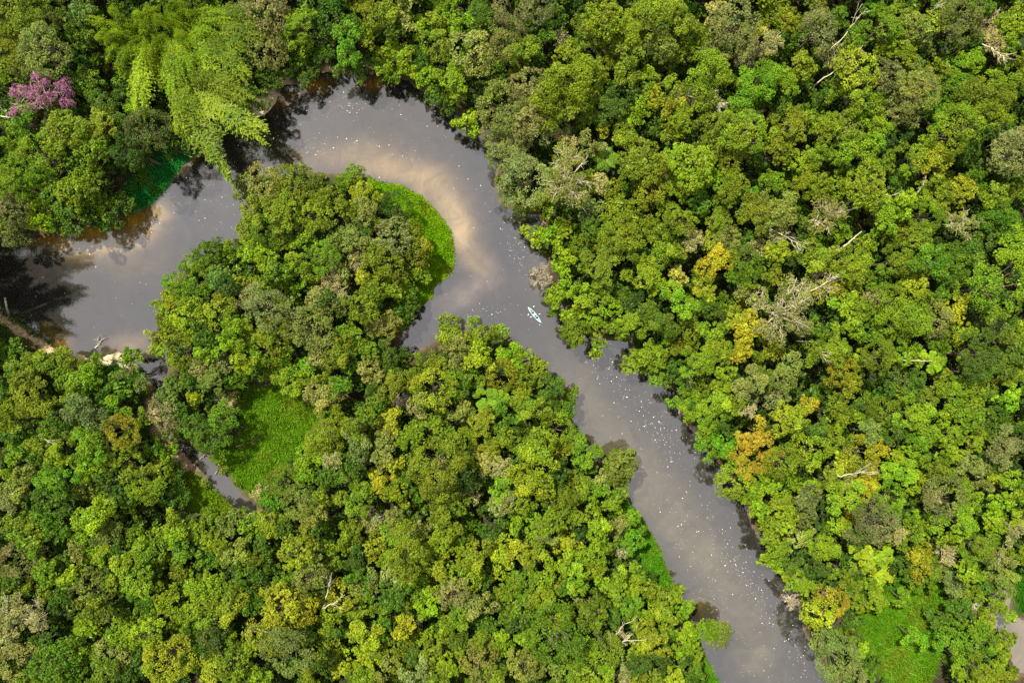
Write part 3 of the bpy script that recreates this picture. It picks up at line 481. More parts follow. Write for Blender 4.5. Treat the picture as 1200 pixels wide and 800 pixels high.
# the same crown met in two tiles is one crown
T_ALL.sort(key=lambda t: -t[2]); keep = []
for t in T_ALL:
    if all((t[0] - k[0]) ** 2 + (t[1] - k[1]) ** 2 > (.55 * min(t[2], k[2]) + .12 * max(t[2], k[2])) ** 2 for k in keep): keep.append(t)
T_ALL = keep
broad = [t for t in T_ALL if t[4] in 'bfs']; special = [t for t in T_ALL if t[4] not in 'bfs']
def in_open_grass(t):
    w = at(t[0], t[1], 4.0); h = int(t[0] * 7 + t[1] * 13) % 10
    return any(inside(np.array([w[0]]), np.array([w[1]]), G_POLY[i])[0] for i in (0, 3, 4, 5)) and h < 5
broad = [t for t in broad if not in_open_grass(t)]
MAIN = broad[:293]; REST = broad[293:]

# ------------------------------------------------------------------ labels: colour, size and the nearest thing one can find
MARKS = [('kayak', 625, 369), ('pink flowering tree', 42, 110), ('bamboo thicket', 190, 40), ('small sand beach by the bamboo', 308, 118), ('rushy clearing', 318, 515), ('narrow creek', 262, 562), ('island grass tip', 520, 290),
 ('water notch below the island', 484, 398), ('muddy pond', 1185, 740), ('orange crowned tree', 883, 522), ('orange bush on the bank', 970, 705), ('white fallen trunk', 1080, 422), ('golden yellow tree', 838, 312), ('tall yellow tree', 878, 383),
 ('bare white crown at the top', 828, 115), ('round tree over the water', 728, 548), ('broad fine olive dome', 512, 545), ('ashy round bush by the creek', 192, 485), ('emerald grass bank', 190, 205), ('pale dirt path', 35, 395), ('driftwood', 117, 405),
 ('half bare grey crown', 922, 362), ('big lime crown at the right edge', 1172, 335), ('leaning bare branch', 985, 78), ('bare tan crown top right', 1164, 36), ('star shaped bright tree', 574, 466), ('pond glimpse in the forest', 446, 608), ('grass glade', 1055, 730),
 ('pale snag bottom centre', 385, 690), ('snag by the bank strip', 728, 745), ('broad fine green crown', 652, 745), ('yellow olive crown bottom left', 200, 770), ('bare tan crowns at left edge', 20, 722), ('grey shrub on the waterline', 634, 322), ('straw crown on the right', 1132, 262),
 ('overhanging bush at the lower bank', 842, 742), ('ash green bush by the river end', 978, 770), ('bare crown by the inlet', 667, 192), ('top left corner', 0, 0), ('top right corner', 1200, 0), ('bottom left corner', 0, 800), ('bottom right corner', 1200, 800),
 ('shady river cove', 40, 320), ('right edge midpoint', 1200, 500), ('left edge midpoint', 0, 520), ('bottom edge midpoint', 600, 800), ('top edge midpoint', 620, 0), ('river bend at the top', 420, 130), ('island centre', 340, 320), ('straw snag pair on the right', 1000, 560), ('leaning pale trunk', 998, 282)]
DIRS = ['right of', 'below right of', 'below', 'below left of', 'left of', 'above left of', 'above', 'above right of']
USED = set()
def label_for(px, py, r, code, what):
    size = 'small' if r < 15 else 'medium' if r < 19.5 else 'large' if r < 24 else 'very large'
    cand = sorted(MARKS, key=lambda m: (m[1] - px) ** 2 + (m[2] - py) ** 2)
    for mk in cand[:4]:
        d = math.hypot(mk[1] - px, mk[2] - py)
        di = DIRS[int(round(math.degrees(math.atan2(py - mk[2], px - mk[1])) / 45)) % 8]
        far = 'right at' if d < 14 else 'just' if d < 45 else 'a little way' if d < 85 else 'some way' if d < 130 else 'far'
        s = f'{size} {cword(code)} {what} right at the {mk[0]}' if d < 14 else f'{size} {cword(code)} {what} {far} {di} the {mk[0]}'
        s = s.replace('in the forest', '').strip() if len(s.split()) > 16 else s
        if s not in USED and len(s.split()) <= 16:
            USED.add(s); return s
    for o in ('second', 'third', 'fourth', 'fifth'):
        mk = cand[0]; s = f'{size} {cword(code)} {what}, {o} nearest the {mk[0]}'
        if s not in USED: USED.add(s); return s

def ht(R, px, py, rng):
    """height of a crown's middle above the ground: lower near the water"""
    w = at(px, py); sd = float(water_sd(np.array([w[0]]), np.array([w[1]]))[0])
    h = 5.4 + .9 * R + rng.uniform(-1.2, 3.4) + (1.8 if R > 5.2 else 0)
    gd = min(float(seg_dist(np.array([w[0]]), np.array([w[1]]), P)[0]) for P in G_POLY)
    if gd < 6: h = min(h, 3.0 + .6 * R + .5 * gd)
    if sd < 7: h = min(h, 3.2 + .55 * R + .45 * max(sd, 0) + rng.uniform(-.3, .8))
    return h, sd

def place_tree(t, name, cat, group, what, label=None, sparse=False):
    px, py, r, code, kind = t
    rng = np.random.default_rng(int(px * 131 + py * 977))
    R = r * K * .93 * 1.17
    if kind == 'b' and rng.random() < .22: kind = 'f'
    hc, sd = ht(R, px, py, rng)
    w = at(px, py, hc + .35 * R)
    shp = kind if kind in 'bfsd' else 'd'
    if kind == 'k': R *= 1.0; px -= 3
    P = proto_meshes(proto(shp, R, int(rng.integers(0, 5 if shp == 'b' else 3))), shp)
    s = R / P['R']; gz = float(ground_z(np.array([w[0]]), np.array([w[1]]))[0])
    gz = max(gz, -.3)
    root = empty(name, (w[0], w[1], gz), rng.uniform(0, 6.283))
    lb = label or label_for(px, py, r, code, what)
    tag(root, lb, cat, group)
    hh = hc - gz
    c = bpy.data.objects.new('crown', P['mesh']); COL.objects.link(c); c.parent = root; c.location = (0, 0, hh); c.scale = (s * rng.uniform(.92, 1.08), s * rng.uniform(.92, 1.08), s * rng.uniform(.85, 1.1))
    k = (colour(code) * .65 + PAL['O'] * .35 if kind == 'd' and code != 'M' else colour(code)) * rng.uniform(.84, 1.12) * (1 + rng.normal(0, .05, 3)); c.color = (*np.clip(k, 0, 1), 1)
    tk = bpy.data.objects.new('trunk', P['trunk']); COL.objects.link(tk); tk.parent = root; tk.location = (0, 0, hh); tk.scale = (s, s, hh / 8.0)
    if sd < .5 and shp in 'bf':
        u_ = bpy.data.objects.new('lower_crown', P['mesh']); COL.objects.link(u_); u_.parent = root; u_.location = (0, 0, hh - .25 * R); u_.rotation_euler = (0, 0, 1.7); u_.scale = (s * .93, s * .93, s * .9); u_.color = c.color
    if P['twigs'] is not None:
        b = bpy.data.objects.new('bare_branches', P['twigs']); COL.objects.link(b); b.parent = root; b.location = (0, 0, hh); b.scale = (s, s, s)
    return root

for t in MAIN:
    what = {'b': 'clumpy tree crown', 'f': 'smooth domed tree crown', 's': 'open rosette tree crown'}[t[4]]
    place_tree(t, 'broadleaf_tree', 'tree', 'broadleaf trees of the forest canopy', what)
for t, lb in (([724, 551, 17, 'OG', 'f'], 'dense olive green crown on the left bank leaning over the middle river'), ([731, 541, 14, 'GO', 'b'], 'warm green crown, uppermost of the group leaning over the middle river'),
              ([727, 558, 13, 'GD', 'b'], 'deep green crown, lowest of the group leaning over the middle river'), ([836, 739, 13, 'GL', 'f'], 'fresh green bushy crown leaning over the lower river, nearer the bank'),
              ([845, 745, 12, 'OA', 'b'], 'dull olive bushy crown reaching farthest out over the lower river')):
    place_tree(t, 'broadleaf_tree', 'tree', 'broadleaf trees of the forest canopy', 'tree', lb)
for t in special:
    if t[4] == 'd':
        place_tree(t, 'half_bare_tree', 'tree', 'thin half bare trees', 'half bare twiggy tree')
    elif t[4] == 'k':
        place_tree(t, 'flowering_tree', 'tree', None, '', 'purple pink flowering tree standing among dark green trees near the bamboo')

# ------------------------------------------------------------------ palms
def palm_frond_quads(L_, rng):
    u_ = np.linspace(.05, 1, 26); q = []
    x = L_ * u_; z = L_ * (.35 * u_ - .55 * u_ ** 2)
    for sgn in (-1, 1):
        p0 = np.stack([x, 0 * x, z], 1); ln = L_ * .26 * np.sin(np.pi * (.12 + .86 * u_)) ; tip = p0 + np.stack([ln * .5, sgn * ln, -ln * .35], 1); wv = np.array([.10, 0, 0])
        q.append(np.stack([p0 - wv, p0 + wv, tip + wv * .3, tip - wv * .3], 1))
    return np.concatenate(q)
for t, lb in zip([t for t in special if t[4] == 'p'], ['feathery green palm in a gap between canopy trees', 'dark green palm star in a shaded forest gap', 'green palm']):
    px, py, r, code, _ = t; rng = np.random.default_rng(int(px)); R = r * K * 1.1; hc = 9.5; w = at(px, py, hc)
    root = empty('palm_tree', (w[0], w[1], 1.0)); tag(root, lb, 'palm', 'palms between the trees')
    T = Tubes(); T.add([[0, 0, -.4], [.1, .05, 4], [0, 0, hc - 1]], [.2, .15, .12], 7); link('trunk', T.mesh('trunk'), M_BARK, root)
    fq = palm_frond_quads(R, rng); fm = crown_mesh('frond', fq, rng.random(len(fq)), rng.random(len(fq))); fm.materials.append(M_LEAF)
    for i in range(13):
        f = bpy.data.objects.new('frond', fm); COL.objects.link(f); f.parent = root; f.location = (0, 0, hc - 1); f.rotation_euler = (0, rng.uniform(-.5, .15), i * 2 * math.pi / 13 + rng.normal(0, .12)); f.color = (*(colour(code) * rng.uniform(.8, 1.2)), 1)

# ------------------------------------------------------------------ bamboo
def plume(seed):
    """one arching bamboo culm ten metres long reaching along +X, with drooping leaf sprays"""
    rng = np.random.default_rng(seed); L_ = 10.0
    u_ = np.linspace(0, 1, 14); x = L_ * u_ ** 1.35; z = 13 * np.sin(u_ * 1.9) * .98 ; z[-3:] -= [.1, .5, 1.1]
    y = .5 * np.sin(u_ * 3 + rng.random() * 6)
    c = np.stack([x, y, z], 1); T = Tubes(); T.add(c, np.linspace(.075, .02, 14), 5)
    n = 4600; uu = rng.uniform(.30, 1, n) ** .85; p0 = np.stack([np.interp(uu, u_, c[:, k]) for k in range(3)], 1)
    wd = 1.15 * np.sin(np.pi * np.clip((uu - .22) / .80, 0, 1)) ** .7 * (.75 + .25 * np.sin(uu * 38 + rng.random() * 6))
    side = rng.normal(0, .6, n); tuft = rng.normal(0, .45, (60, 3)); off = np.stack([rng.normal(.2, .45, n) , side * wd, -.45 * (side * wd) ** 2 + rng.normal(0, .28, n)], 1)
    pos = p0 + off + tuft[(uu * 30).astype(int) + 30 * (side > 0)] * np.array([.8, .8, .6])
    dr = np.stack([.8 + 0 * side, side * 1.2, -.55 - .2 * abs(side)], 1); nr = np.stack([.2 + 0 * side, side * .4, 1 + 0 * side], 1) + .4 * rng.normal(size=(n, 3))
    q = leaves(pos, nr, .30 * np.exp(rng.normal(0, .3, n)), rng, .34, droop=dr)
    k = np.floor(uu * 14).astype(int); lv = rng.random(20)
    return T.mesh('culm'), crown_mesh('foliage', q, .5 * lv[k] + .5 * rng.random(n), .5 * lv[k] + .5 * rng.random(n))
PLUMES = []
for i in range(5):
    a, b = plume(50 + i); a.materials.append(M_CULM); b.materials.append(M_LEAF); PLUMES.append((a, b))
def bamboo(base, tips, label, hscale=1.0, col=(.185, .27, .006)):
    w0 = at(*base, 0.5); root = empty('bamboo_clump', (w0[0], w0[1], 0.6)); tag(root, label, 'bamboo', 'bamboo clumps')
    rng = np.random.default_rng(int(base[0] + 500))
    for (tx, ty, *br) in tips:
        hz = rng.uniform(.85, 1.1) * hscale
        w = at(tx, ty, 12.0 * hz); d = w[:2] - w0[:2]; L_ = np.hypot(*d); s = max(L_ / 10.0, .32)
        st = rng.normal(0, .7, 2)
        if L_ < 7.0:
            v_ = d / max(L_, .1) + rng.normal(0, .35, 2); v_ /= np.linalg.norm(v_); st = d - v_ * 7.0; d = v_ * 7.0; s = .7
        a, b = PLUMES[rng.integers(5)]
        c = bpy.data.objects.new('culm', a); COL.objects.link(c); c.parent = root; c.location = (st[0], st[1], -.4); c.rotation_euler = (0, 0, math.atan2(d[1], d[0])); c.scale = (s, max(s, .85), hz)
        f = bpy.data.objects.new('foliage', b); COL.objects.link(f); f.parent = c; f.color = (*(np.array(col) * rng.uniform(.75, 1.2) * (br[0] if br else 1)), 1)
bamboo((196, 58), [(112, 20), (116, 36), (122, 52), (128, 68), (134, 8), (142, 84), (148, 30), (152, 52), (158, 70), (160, 14), (168, 96), (168, 128, 1.1), (176, 40), (178, 82), (184, 12), (188, 62), (190, 102), (198, 30), (200, 84), (140, 62), (154, 100)], 'great bright green bamboo clump at the top left, spreading widest')
bamboo((228, 52), [(212, 4), (226, 12), (214, 30), (240, 6), (250, 22), (244, 42), (262, 12), (258, 38), (228, 84), (236, 60), (216, 66), (248, 72), (260, 92), (205, 112), (222, 104), (276, 26)], 'tall bright green bamboo clump right of the widest clump')
bamboo((222, 96), [(298, 160), (260, 194), (284, 112), (240, 140), (262, 104), (230, 156)], 'bamboo clump arching over the river with long drooping plumes', 1.0, (.155, .215, .006))
bamboo((258, 46), [(306, 30), (288, 62), (304, 58), (276, 42), (268, 70), (282, 88)], 'olive bamboo clump at the right end of the thicket', 1.0, (.14, .20, .010))
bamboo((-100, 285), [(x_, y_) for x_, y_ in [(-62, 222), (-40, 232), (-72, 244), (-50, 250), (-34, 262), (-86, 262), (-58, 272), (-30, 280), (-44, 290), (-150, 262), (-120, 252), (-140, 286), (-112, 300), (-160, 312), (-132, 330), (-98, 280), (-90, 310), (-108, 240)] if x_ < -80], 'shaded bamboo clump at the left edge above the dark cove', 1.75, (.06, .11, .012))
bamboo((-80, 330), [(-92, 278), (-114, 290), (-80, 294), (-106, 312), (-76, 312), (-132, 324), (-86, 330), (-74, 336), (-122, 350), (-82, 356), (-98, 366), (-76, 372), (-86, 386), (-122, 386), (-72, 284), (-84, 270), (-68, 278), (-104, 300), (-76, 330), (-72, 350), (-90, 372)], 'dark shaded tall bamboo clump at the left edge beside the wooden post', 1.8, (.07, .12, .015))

# ------------------------------------------------------------------ dead limbs, snags and logs
def limb(pts, r0, twigs, seed, k=6):
    rng = np.random.default_rng(seed); pts = np.array(pts, float)
    t = np.linspace(0, 1, len(pts)); tt = np.linspace(0, 1, 12)
    c = np.stack([np.interp(tt, t, pts[:, i]) for i in range(3)], 1); c[1:-1] += rng.normal(0, .09, (10, 3))
    T = Tubes(); T.add(c, np.linspace(r0, r0 * .35, 12), k)
    B = Tubes()
    for i in range(twigs):
        s = c[rng.integers(5, 12)]; d = c[-1] - c[4]; d = d / np.linalg.norm(d) + rng.normal(0, .55, 3); e = s + d * rng.uniform(.9, 2.4)
        md = (s + e) / 2 + rng.normal(0, .2, 3); B.add([s, md, e], [r0 * .5, r0 * .35, .03], 4)
        for _ in range(2): B.add([md, md + d * rng.uniform(.4, 1) + rng.normal(0, .4, 3)], [r0 * .28, .025], 3)
    return T, B
def snag(A, B_, label, z0=11.0, z1=13.5, twigs=7, r0=.14, name='dead_tree', mid=None):
    a = at(*A, z0); b = at(*B_, z1); g = np.array([a[0], a[1], .9]); root = empty(name, tuple(g)); tag(root, label, 'dead tree', 'dead trees in the canopy')
    pts = [[0, 0, -.5], [0, 0, z0 * .6], a - g]
    if mid: pts.append(at(*mid, (z0 + z1) / 2) - g)
    pts.append(b - g)
    P = np.array(pts); T, Bt = limb(P[2:], r0, twigs, int(A[0]) + int(A[1]))
    T2 = Tubes(); T2.add(P[:3], [r0 * 1.5, r0 * 1.2, r0], 7); T.V += T2.V; T.F += [f + T.n for f in T2.F]; T.n += T2.n
    link('trunk', T.mesh('trunk'), M_PALE, root)
    if twigs: link('branch', Bt.mesh('branch'), M_PALE, root)
snag((962, 94), (1002, 66), 'pale bare limb arching left of a bright lime crown at the top right', mid=(984, 80))
snag((973, 58), (1008, 18), 'slender pale dead limb pointing up to the top edge, upper of two', mid=(990, 42))
snag((985, 292), (1010, 271), 'smooth pale leaning dead trunk without twigs, pointing up right', twigs=0, r0=.24)
snag((1007, 242), (1032, 232), 'short pale dead limb lying almost level above the smooth leaning trunk', twigs=4)
snag((903, 268), (936, 286), 'pale forked dead limb sloping down right beside olive crowns', twigs=9)
snag((938, 348), (982, 322), 'long pale dead limb beside the half bare grey crown', twigs=10)
snag((1075, 227), (1084, 212), 'small white dead limb beside a vivid green crown', twigs=2, r0=.14)
snag((1056, 422), (1094, 423.5), 'straight white fallen trunk lying level across the canopy', 11.5, 12.4, 0, .13)
snag((950, 400), (962, 414), 'small cream dead limb with a fork, near the tall yellow tree', twigs=6)
snag((984, 558), (1013, 552), 'dark twigged pale dead limb above an orange tinged crown', twigs=9)
snag((382, 702), (388, 676), 'upright pale dead limb with fan of twigs at bottom centre', twigs=8)
snag((378, 712), (396, 704), 'low pale dead limb lying below the upright fanned limb', twigs=6)
snag((462, 684), (469, 677), 'small white forked dead twig over dark green foliage', twigs=3, r0=.13)
snag((716, 751), (741, 750), 'white dead limb lying level beside the lower river bank trees', twigs=6)
snag((717, 750), (731, 731), 'thin white dead limb rising from the level one', twigs=3, r0=.13)
snag((806, 112), (843, 124), 'broad whitish dead limb fan in the bare crown near the top', twigs=14)
snag((45, 510), (56, 517), 'little white dead limb at the left above fresh green crowns', twigs=4, r0=.13)
snag((1, 136), (17, 138), 'pale dead limb at the left edge below the pink tree', twigs=3, r0=.13)
snag((285, 745), (300, 735), 'pale thin dead twig beside golden olive crowns bottom left', twigs=5, r0=.12)
snag((655, 205), (690, 215), 'pale dead limb spreading inside the bare crown by the inlet', twigs=12, r0=.14)
snag((1140, 45), (1176, 66), 'tan dead limb spreading in the bare crown at the top right corner', twigs=14, r0=.15)
snag((1085, 20), (1098, 8), 'faint pale dead twig near the top edge', twigs=5, r0=.11)
def logthing(A, B_, label, z=1.5, r0=.2, twigs=2, mat=None, name='fallen_log', cat='log'):
    a = at(*A, z); b = at(*B_, z); g = at(*A, 0); root = empty(name, tuple(g)); tag(root, label, cat)
    T, Bt = limb([a - g, (a + b) / 2 - g, b - g], r0, twigs, int(A[0])); link('trunk', T.mesh('trunk'), mat or M_BROWN, root)
    if twigs: link('branch', Bt.mesh('branch'), mat or M_BROWN, root)
logthing((276, 523), (299, 516), 'grey fallen log lying across the rushes of the clearing')
logthing((112, 408), (119, 399), 'forked tan driftwood floating near the sandy landing', .06, .22, 3, M_PALE, 'driftwood', 'driftwood')
logthing((234, 538), (246, 528), 'brown log jam limb at the head of the narrow creek', .25, .22, 5)
logthing((252, 556), (258, 545), 'brown branch lying in the narrow creek beside the rushes', .2, .2, 6)
a = at(11, 372); root = empty('wooden_post', (a[0], a[1], .3)); tag(root, 'weathered leaning wooden post on the bank by the dark cove', 'post')
b = at(7, 350, 7.0); T = Tubes(); T.add([[0, 0, -.6], (b - a) * .5, (b - a)], [.26, .22, .19], 9); link('pole', T.mesh('pole'), M_PALE, root)
T = Tubes(); T.add([(b - a) * .98, (b - a) * 1.03], [.25, .25], 9); link('cap', T.mesh('cap'), M_BROWN, root)

# ------------------------------------------------------------------ the rest of the forest as one mass
class Mass:
    def __init__(s): s.q = []; s.v = []; s.h = []; s.c = []
    def add(s, q, v, h, c):
        s.q.append(q.astype(np.float32)); s.v.append(v.astype(np.float32)); s.h.append(h.astype(np.float32)); s.c.append(np.broadcast_to(np.asarray(c, np.float32), (len(q), 3)))
    def crown(s, pos, R, kind, col, rng, frac=.8, zs=1.0):
        P = proto(kind, R, int(rng.integers(0, 5 if kind == 'b' else 3))); f = R / P['R']; n = len(P['q'])
        sel = rng.random(n) < frac; a_ = rng.uniform(0, 6.283); ca, sa = math.cos(a_), math.sin(a_)
        q = P['q'][sel].astype(float)
        if frac < .75:                      # fewer, larger sprays
            c0 = q.mean(1, keepdims=True); q = c0 + (q - c0) * (1 / math.sqrt(frac)) ** .9
        q = q * np.array([f, f, f * zs]); x = q[..., 0] * ca - q[..., 1] * sa; y = q[..., 0] * sa + q[..., 1] * ca
        s.add(np.stack([x + pos[0], y + pos[1], q[..., 2] + pos[2]], -1), P['var'][sel], P['hue'][sel], col)
    def build(s, name, mat):
        q = np.concatenate(s.q); n = len(q); print(name, n)
        c = np.repeat(np.concatenate(s.c), 4, 0)
        return link(name, mesh_np(name, q.reshape(-1, 3), np.arange(n * 4).reshape(n, 4), {'col': c, 'var': np.repeat(np.concatenate(s.v), 4), 'hue': np.repeat(np.concatenate(s.h), 4)}), mat)
MASS = Mass()
TM = Tubes()
for px, py, r, code, kind in REST:
    rng = np.random.default_rng(int(px * 131 + py * 977)); R = r * K * .93 * 1.18; hc, sd = ht(R, px, py, rng); hc -= .6
    w = at(px, py, hc + .35 * R)
    MASS.crown((w[0], w[1], hc), R, kind, colour(code) * rng.uniform(.84, 1.14) * (1 + rng.normal(0, .05, 3)), rng, .62)
    TM.add([[w[0], w[1], .2], [w[0] + .2, w[1], hc * .5], [w[0], w[1], hc]], [.22, .16, .06], 5)
# low growth that fills the gaps of the canopy
gp = []
for y in np.arange(-92, 92, 2.7):
    for x in np.arange(-132, 132, 2.7): gp.append((x + random.uniform(-1.1, 1.1), y + random.uniform(-1.1, 1.1)))
gp = np.array(gp); sd = water_sd(gp[:, 0], gp[:, 1]); ok = sd > .4
for P in G_POLY: ok &= ~(inside(gp[:, 0], gp[:, 1], P))
for x, y, r, c in SAND: w = at(x, y); ok &= np.hypot(gp[:, 0] - w[0], gp[:, 1] - w[1]) > r * K * 1.1
for P, r, c in PATHS: ok &= seg_dist(gp[:, 0], gp[:, 1], poly_w(P), False) > r * K + .8
rng = np.random.default_rng(99)
for (x, y), s in zip(gp[ok], sd[ok]):
    R = rng.uniform(1.3, 2.3) if s > 3 else rng.uniform(.7, 1.25)
    c = colour(('D', 'DG', 'DG', 'G', 'GO')[rng.integers(5)]) * rng.uniform(.75, 1.1) if s > 3 else PAL['GO'[rng.integers(2)]] * rng.uniform(.7, 1.1)
    z = rng.uniform(1.4, 5.6) if s > 5 else rng.uniform(1, 2.6) if s > 2.5 else rng.uniform(.5, 1.3)
    MASS.crown((x, y, z), R, 'b', c, rng, .26)
# canopy beyond the picture's edge
for y in np.arange(-150, 151, 6.2):
    for x in np.arange(-205, 206, 6.2):
        X, Y = x + rng.uniform(-2, 2), y + rng.uniform(-2, 2); z = rng.uniform(6.5, 12)
        f = (H - z) / H
        if abs(X) < 120 * f + 3 and abs(Y) < 80 * f + 3: continue
        if water_sd(np.array([X]), np.array([Y]))[0] < 3: continue
        MASS.crown((X, Y, z), rng.uniform(3, 5), 'b', colour(rng.choice(['O', 'OG', 'G', 'OL', 'L', 'DG', 'AO', 'GO'])) * rng.uniform(.8, 1.1), rng, .42)
tag(MASS.build('forest_foliage', M_MASS), 'smaller crowns and undergrowth filling the forest between the larger trees', kind='stuff')
tag(link('forest_trunks', TM.mesh('forest_trunks'), M_BARK), 'thin trunks under the smaller crowns of the forest', kind='stuff')

# ------------------------------------------------------------------ grass
for (nm, lb, c, hgt, dens, Ppx), P in zip(GRASS, G_POLY):
    lo, hi = P.min(0), P.max(0); n = int((hi - lo).prod() * 42); g = rng.uniform(lo, hi, (n, 2)); g = g[inside(g[:, 0], g[:, 1], P)]
    for pp, pr, _c in PATHS: g = g[(seg_dist(g[:, 0], g[:, 1], poly_w(pp), False) > pr * K * (.62 + .3 * wob(g[:, 0], g[:, 1], 1.3))) | (rng.random(len(g)) < .10)]
    e = seg_dist(g[:, 0], g[:, 1], P); g = g[(e > .7) | (rng.random(len(g)) < .55 + .5 * wob(g[:, 0], g[:, 1], 2.0))]
    n = len(g); z = np.maximum(ground_z(g[:, 0], g[:, 1]), .02)
    hb = hgt * np.exp(rng.normal(0, .3, n)) * (1 + .5 * wob(g[:, 0], g[:, 1], .9, 1.))
    ln = rng.normal(0, .55, (n, 2)) + .25 * np.stack([wob(g[:, 0], g[:, 1], .7), wob(g[:, 0], g[:, 1], .7, 3.)], 1)
    a_ = rng.uniform(0, 6.283, n); wv = np.stack([np.cos(a_), np.sin(a_), 0 * a_], 1) * rng.uniform(.05, .13, n)[:, None]
    p0 = np.stack([g[:, 0], g[:, 1], z - .05], 1); tip = p0 + np.concatenate([ln * hb[:, None], hb[:, None]], 1); md = p0 * .45 + tip * .55 + np.array([0, 0, .12]) * hb[:, None]
    q = np.stack([p0, md + wv, tip, md - wv], 1)
    pv = .35 * (wob(g[:, 0], g[:, 1], .55, 2.) + 1) / 2 + .25 * (wob(g[:, 0], g[:, 1], 1.9, 5.) + 1) / 2 + .4 * rng.random(n)
    mix = np.clip(wob(g[:, 0], g[:, 1], .35, 7.) * 1.3 - .2, 0, 1)[:, None]
    cc = np.array(c) * (1 - mix * .8) + np.array([.24, .24, .02]) * mix * .8
    q4 = np.repeat(cc, 4, 0)
    o = link(nm, mesh_np('grass', q.reshape(-1, 3), np.arange(n * 4).reshape(n, 4), {'col': q4, 'var': np.repeat(pv, 4), 'hue': np.repeat(rng.random(n), 4)}), M_GRASS)
    tag(o, lb, kind='stuff')

# ------------------------------------------------------------------ kayak and paddlers
M_HULL = simple_mat('kayak_hull', (.25, .66, .76), (.34, .72, .80), .8, rough=.35, spec=.5)
M_DECK = simple_mat('kayak_deck', (.26, .66, .78), (.40, .76, .84), .9, rough=.35, spec=.5)
M_DARK = simple_mat('cockpit_dark', (.02, .03, .05), None, rough=.6)
M_WHITE = simple_mat('white_fabric', (.78, .76, .74), (.85, .84, .82), 4, rough=.9)
M_SKIN = simple_mat('skin', (.42, .24, .16), (.48, .28, .19), 6, rough=.6)
M_HAIR = simple_mat('dark_hair', (.02, .014, .01), None, rough=.7)
M_SHORT = simple_mat('navy_shorts', (.03, .045, .10), (.04, .06, .13), 8, rough=.9)
M_PADDLE = simple_mat('paddle_blade', (.8, .8, .78), None, rough=.5)
M_SHAFT = simple_mat('paddle_shaft', (.10, .10, .11), None, rough=.4)
bow, stern = at(618.6, 359.8), at(634.2, 378.2); ctr = (bow + stern) / 2; dirv = bow - stern; LK = float(np.linalg.norm(dirv)); angk = math.atan2(dirv[1], dirv[0])
kay = empty('kayak', (ctr[0], ctr[1], 0), angk); tag(kay, 'pale blue two seat kayak paddled down the grey river', 'kayak')
def loft(sections, name, closed=True):
    k = len(sections[0]); V = np.concatenate(sections); F = []
    for i in range(len(sections) - 1):
        for j in range(k if closed else k - 1):
            j2 = (j + 1) % k; F.append((i * k + j, i * k + j2, (i + 1) * k + j2, (i + 1) * k + j))
    return mesh_np(name, V, np.array(F), None, True)
S = np.linspace(-1, 1, 23); hull = []; deck = []
for s in S:
    w = .43 * (1 - abs(s) ** 2.2) ** .85 + .012; rise = .20 * abs(s) ** 3; x = s * LK / 2; a_ = np.linspace(np.pi, 2 * np.pi, 9)
    hull.append(np.stack([np.full(9, x), w * np.cos(a_), .26 + rise + (.34 + rise * .5) * np.sin(a_) ** 1 * (1 - .55 * abs(s) ** 4)], 1))
    b_ = np.linspace(0, np.pi, 7); deck.append(np.stack([np.full(7, x), w * np.cos(b_), .262 + rise + .09 * np.sin(b_) * (1 - abs(s) ** 2)], 1))
link('hull', loft(hull, 'hull', False), M_HULL, kay); link('deck', loft(deck, 'deck', False), M_DECK, kay)
SEATS = (.95, -.55)
for sx in SEATS:
    a_ = np.linspace(0, 2 * np.pi, 24, endpoint=False)
    rim = Tubes(); lp = np.stack([sx + .52 * np.cos(a_), .27 * np.sin(a_), .375 + 0 * a_], 1); rim.add(np.concatenate([lp, lp[:1]]), .028, 6); link('cockpit_rim', rim.mesh('cockpit_rim'), M_DARK, kay)
    V = np.concatenate([np.stack([sx + .51 * np.cos(a_), .26 * np.sin(a_), .362 + 0 * a_], 1), [[sx, 0, .362]]]); F = np.array([(i, (i + 1) % 24, 24, 24) for i in range(24)])[:, :3]
    link('cockpit_shade_disc', mesh_np('cockpit_shade_disc', V, F), M_DARK, kay)  # flat dark disc; the shade inside the cockpit is put in as colour
    bk = [np.stack([np.full(8, sx - .30 - .05 * h) , np.linspace(-.19, .19, 8), np.full(8, .36 + .3 * h) - .06 * np.linspace(-1, 1, 8) ** 2], 1) for h in (0, .5, 1)]
    bk = [np.concatenate([b, b[::-1] + np.array([-.04, 0, 0])]) for b in bk]; link('seat_back', loft(bk, 'seat_back'), M_DARK, kay)
lp = np.stack([np.linspace(LK / 2 - .35, LK / 2 - .9, 5), np.linspace(.05, .16, 5), np.full(5, .44)], 1); T = Tubes()
for sy in (-1, 1): T.add(lp * np.array([1, sy, 1]), .012, 4)
link('deck_line', T.mesh('deck_line'), M_DARK, kay)

